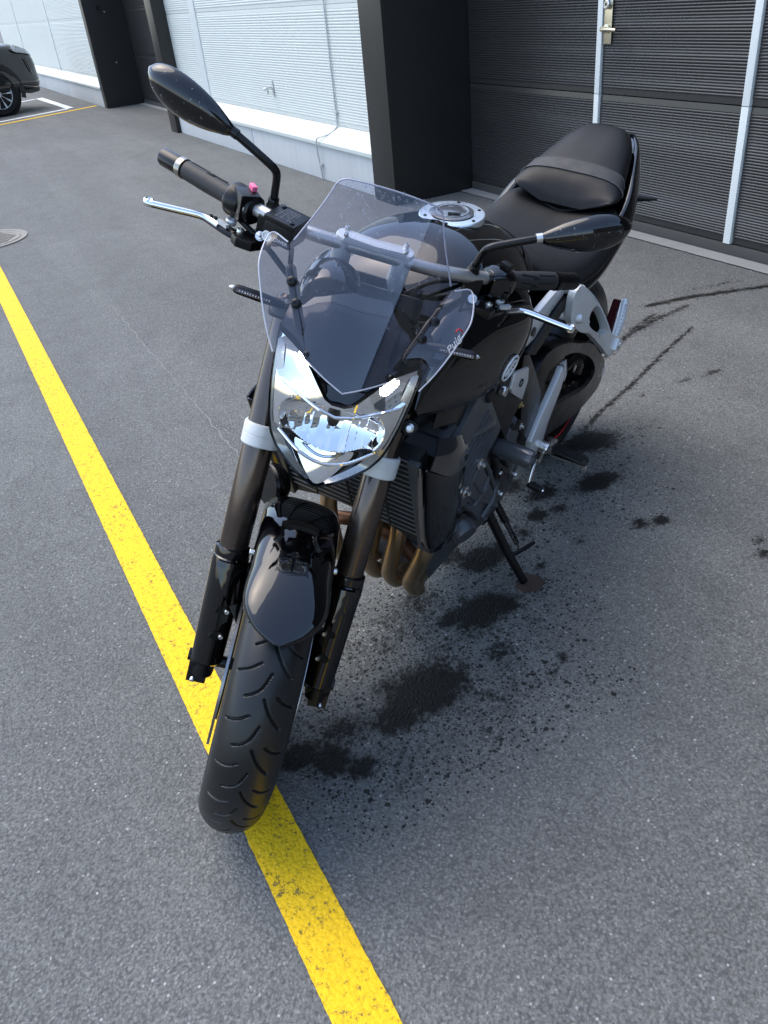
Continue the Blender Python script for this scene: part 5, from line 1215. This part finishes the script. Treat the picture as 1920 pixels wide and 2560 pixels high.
# ---- swingarm, chain
for sd in (1, -1):
    so_ = [(-.84, .44), (-.86, .50), (-.905, .575), (-.96, .610), (-1.06, .590), (-1.16, .548), (-1.28, .498), (-1.40, .415), (-1.475, .365), (-1.500, .330), (-1.505, .280), (-1.47, .255), (-1.38, .258), (-1.25, .272), (-1.08, .305), (-.95, .335), (-.86, .36)]
    si = [(-.97, .520), (-1.00, .545), (-1.08, .545), (-1.18, .508), (-1.28, .452), (-1.36, .390), (-1.37, .355), (-1.30, .352), (-1.16, .385), (-1.02, .430)]
    A, B = loopring(so_, si, 60)
    yw = lambda x: np.interp(x, [-1.53, -1.3, -1.0, -.84], [.128, .138, .135, .115])
    rg = lambda Q, dy: [(x, sd*(yw(x)+dy), z) for x, z in Q]
    mb = MB(); mb.rings([rg(A, -.035), rg(A, -.008), rg(A*.96+B*.04, 0), rg(B*.92+A*.08, 0), rg(B, -.008), rg(B, -.035), rg(A, -.035)], False)
    sw = part(mb, 'swingarm', 'satin_black', None, 35)
    mb = MB(); hexnut(mb, (-1.46, sd*.118, .311), YY*sd, .013, .008); mb.build('axle_nut', 'zinc', sw)
    MB().box((-1.485, sd*.124, .311), (.05, .012, .03)).build('chain_adjuster', 'cast_alu', sw, 30, .003)
part(MB().lathe([(.02, .070), (.100, .070), (.104, .074), (.100, .078), (.02, .078), (.02, .07)], RW, YY, 48, False), 'rear_sprocket', 'zinc')
mb = MB()
path = []
c1, r1, c2, r2 = V3(-.79, .085, .40), .036, V3(-1.46, .085, .311), .098
for t in np.linspace(0, 1, 52): path.append(c1+V3(0, 0, r1)+(c2+V3(0, 0, r2)-c1-V3(0, 0, r1))*t)
for a in np.linspace(math.pi/2, 3*math.pi/2, 22)[1:-1]: path.append(c2+V3(r2*math.cos(a), 0, r2*math.sin(a)))
for t in np.linspace(0, 1, 52): p = c2-V3(0, 0, r2)+(c1-V3(0, 0, r1)-c2+V3(0, 0, r2))*t; p[2] -= .03*math.sin(math.pi*t); path.append(p)
path = np.array(path)
for i in range(len(path)-1):
    p, q = path[i], path[i+1]; d_ = q-p; a = math.atan2(-d_[2], d_[0]); R = np.array(Matrix.Rotation(a, 3, 'Y')); w_ = .0095 if i % 2 else .0065
    for s in (-1, 1): mb.box((p+q)/2+YY*s*w_, (np.linalg.norm(d_)*1.15, .002, .0105), R)
    mb.lathe([(.0042, -.011), (.0042, .011)], p, YY, 8, True)
tag(part(mb, 'chain', simple('chain_steel', (.10, .095, .085), .4, .9, 0, .4, 80), None, 30), None, None, None, 'stuff')
mb = MB().prism([(-.90, .105, .585), (-1.05, .105, .565), (-1.30, .105, .475), (-1.30, .105, .465), (-1.05, .105, .545), (-.90, .105, .555)], (0, -.045, 0)); part(mb, 'chain_guard', 'satin_black', None, 30, .004)
part(MB().tube([(-.98, 0, .46), (-.92, 0, .62)], .035, 18), 'rear_shock', 'dark_metal')
part(MB().box((-.66, 0, .69), (.42, .24, .13)), 'airbox', 'matte_black', None, 35, .03)
part(MB().lathe([(.0, -.10), (.042, -.10), (.042, .10), (0, .10)], (-.335, 0, .86), AX, 24, False), 'steering_head', 'dark_spar')


# ================================================================== parked car at the far left
XF = None
def car():
    hd = math.radians(20); fw = V3(math.cos(hd), math.sin(hd), 0); lf = V3(-math.sin(hd), math.cos(hd), 0)
    c = V3(1.20, 15.42, 0)+lf*.80
    t = empty('parked_car', tuple(c), (0, 0, hd)); tag(t, 'black car parked in the marked bay by the white wall', 'car')
    paint = simple('car_black_paint', (.012, .014, .015), .12, 0, .6, .2, 6, rvar=.03); trim = simple('car_trim', (.014, .014, .015), .5)
    stn = [(.93, [(0, .70), (.45, .70), (.58, .66), (.62, .55), (.58, .45), (0, .42)]),
           (.88, [(0, .88), (.50, .86), (.70, .80), (.74, .60), (.70, .36), (0, .32)]),
           (.74, [(0, 1.00), (.55, .98), (.80, .90), (.84, .66), (.82, .33), (0, .27)]),
           (.50, [(0, 1.06), (.60, 1.04), (.85, .96), (.90, .72), (.88, .32), (0, .25)]),
           (.0, [(0, 1.12), (.60, 1.10), (.87, 1.02), (.93, .76), (.90, .32), (0, .22)]),
           (-.75, [(0, 1.17), (.60, 1.16), (.88, 1.06), (.93, .76), (.90, .30), (0, .22)]),
           (-1.5, [(0, 1.62), (.50, 1.61), (.66, 1.50), (.91, 1.0), (.90, .30), (0, .22)]),
           (-2.7, [(0, 1.65), (.50, 1.64), (.66, 1.52), (.91, 1.0), (.90, .30), (0, .22)]),
           (-3.4, [(0, 1.35), (.50, 1.33), (.68, 1.2), (.86, .95), (.84, .36), (0, .30)]),
           (-3.5, [(0, 1.0), (.45, 1.0), (.6, .95), (.75, .8), (.7, .45), (0, .42)])]
    MB().rings(half_loft(stn, 90, 30), True).build('body', paint, t, 40)
    for x in (0., -2.65):
        for sd in (1, -1):
            o = V3(x, sd*.80, .335)
            a = np.linspace(-.25, math.pi+.25, 40)
            G = [[(x+r*math.cos(q), sd*y, .335+r*math.sin(q)) for q in a] for r, y in ((.385, .955), (.46, .965), (.475, .93))]
            MB().sheet(np.array(G), .004).build('wheel_arch', trim, t, 40)
            MB().lathe([(.0, 0), (.385, 0), (.385, .20), (.0, .20)], V3(x, sd*.74, .335), YY*sd, 40, False).build('arch_liner', 'matte_black', t)
            w = MB().lathe([(.225, -.10), (.30, -.115), (.333, -.09), (.336, 0), (.333, .09), (.30, .115), (.225, .10)], o+YY*sd*.06, YY*sd, 56, False).build('wheel', 'rubber', t, 40)
            mb = MB(); mb.lathe([(.228, .06), (.235, .095), (.222, .10), (.21, .05), (.20, .0)], o+YY*sd*.06, YY*sd, 48, False); mb.lathe([(.0, .085), (.04, .085), (.05, .075)], o+YY*sd*.06, YY*sd, 24, False)
            for k in range(10):
                q = k*2*math.pi/10; u = V3(math.cos(q), 0, math.sin(q)); mb.tube([o+YY*sd*.125+u*.03, o+YY*sd*.130+u*.13, o+YY*sd*.145+u*.222], [.016, .012, .016], 8)
            mb.build('rim', 'silver_paint', w, 40)
    for sd in (1, -1):
        C_ = [[(.44, .878, .975), (.58, .845, .965), (.72, .79, .94), (.82, .70, .90)], [(.46, .905, .93), (.60, .875, .91), (.74, .825, .88), (.84, .73, .845)], [(.52, .908, .90), (.62, .882, .88), (.75, .832, .85), (.85, .735, .82)]]
        MB().sheet(gsp([[(x+.012, sd*(y+.012), z) for x, y, z in r] for r in C_], 14, 20), .004).build('headlight', simple('car_lamp', (.30, .33, .34), .12, .3, .6), t, 40)
        MB().tube(cr([(.66, sd*.90, .80), (.70, sd*.885, .66), (.715, sd*.872, .50), (.72, sd*.86, .40)], 12), .012, 8).build('bumper_crease', paint, t)
        MB().prism([(.42, sd*.91, .30), (.60, sd*.90, .27), (.80, sd*.80, .28), (.95, sd*.56, .30), (.98, sd*.50, .40), (.88, sd*.74, .40), (.70, sd*.88, .42), (.55, sd*.91, .46)], (0, -sd*.02, .03)).build('bumper_lip', trim, t, 35, .01)
    MB().box((.96, 0, .56), (.02, .52, .12)).build('number_plate', 'white_text', t, 30, .004)
    MB().lathe([(.0, .006), (.035, .006), (.04, 0)], (.50, -.912, .98), (.2, -1, .2), 20, False).build('side_badge', 'silver_paint', t)
    MB().box((.985, -.30, .56), (.03, .26, .14)).build('grille_flap', trim, t, 30, .006)
    for sd in (1, -1):
        C_ = [[(-1.0, .875, 1.10), (-1.55, .868, 1.08), (-2.2, .868, 1.08), (-2.9, .845, 1.10)], [(-1.38, .745, 1.42), (-1.62, .722, 1.46), (-2.2, .718, 1.47), (-2.75, .70, 1.44)]]
        MB().sheet(gsp([[(x, sd*y, z) for x, y, z in r] for r in C_], 6, 20), .004).build('side_window', simple('car_side_glass', (.008, .01, .011), .06, 0, .5), t, 40)
    MB().prism([(-.78, -.80, 1.16), (-1.48, -.62, 1.58), (-2.70, -.62, 1.60), (-3.1, -.72, 1.22)], (0, 1.44, 0)).build('glasshouse', simple('car_glass', (.008, .01, .011), .06, 0, .5), t, 30, .02)
car()
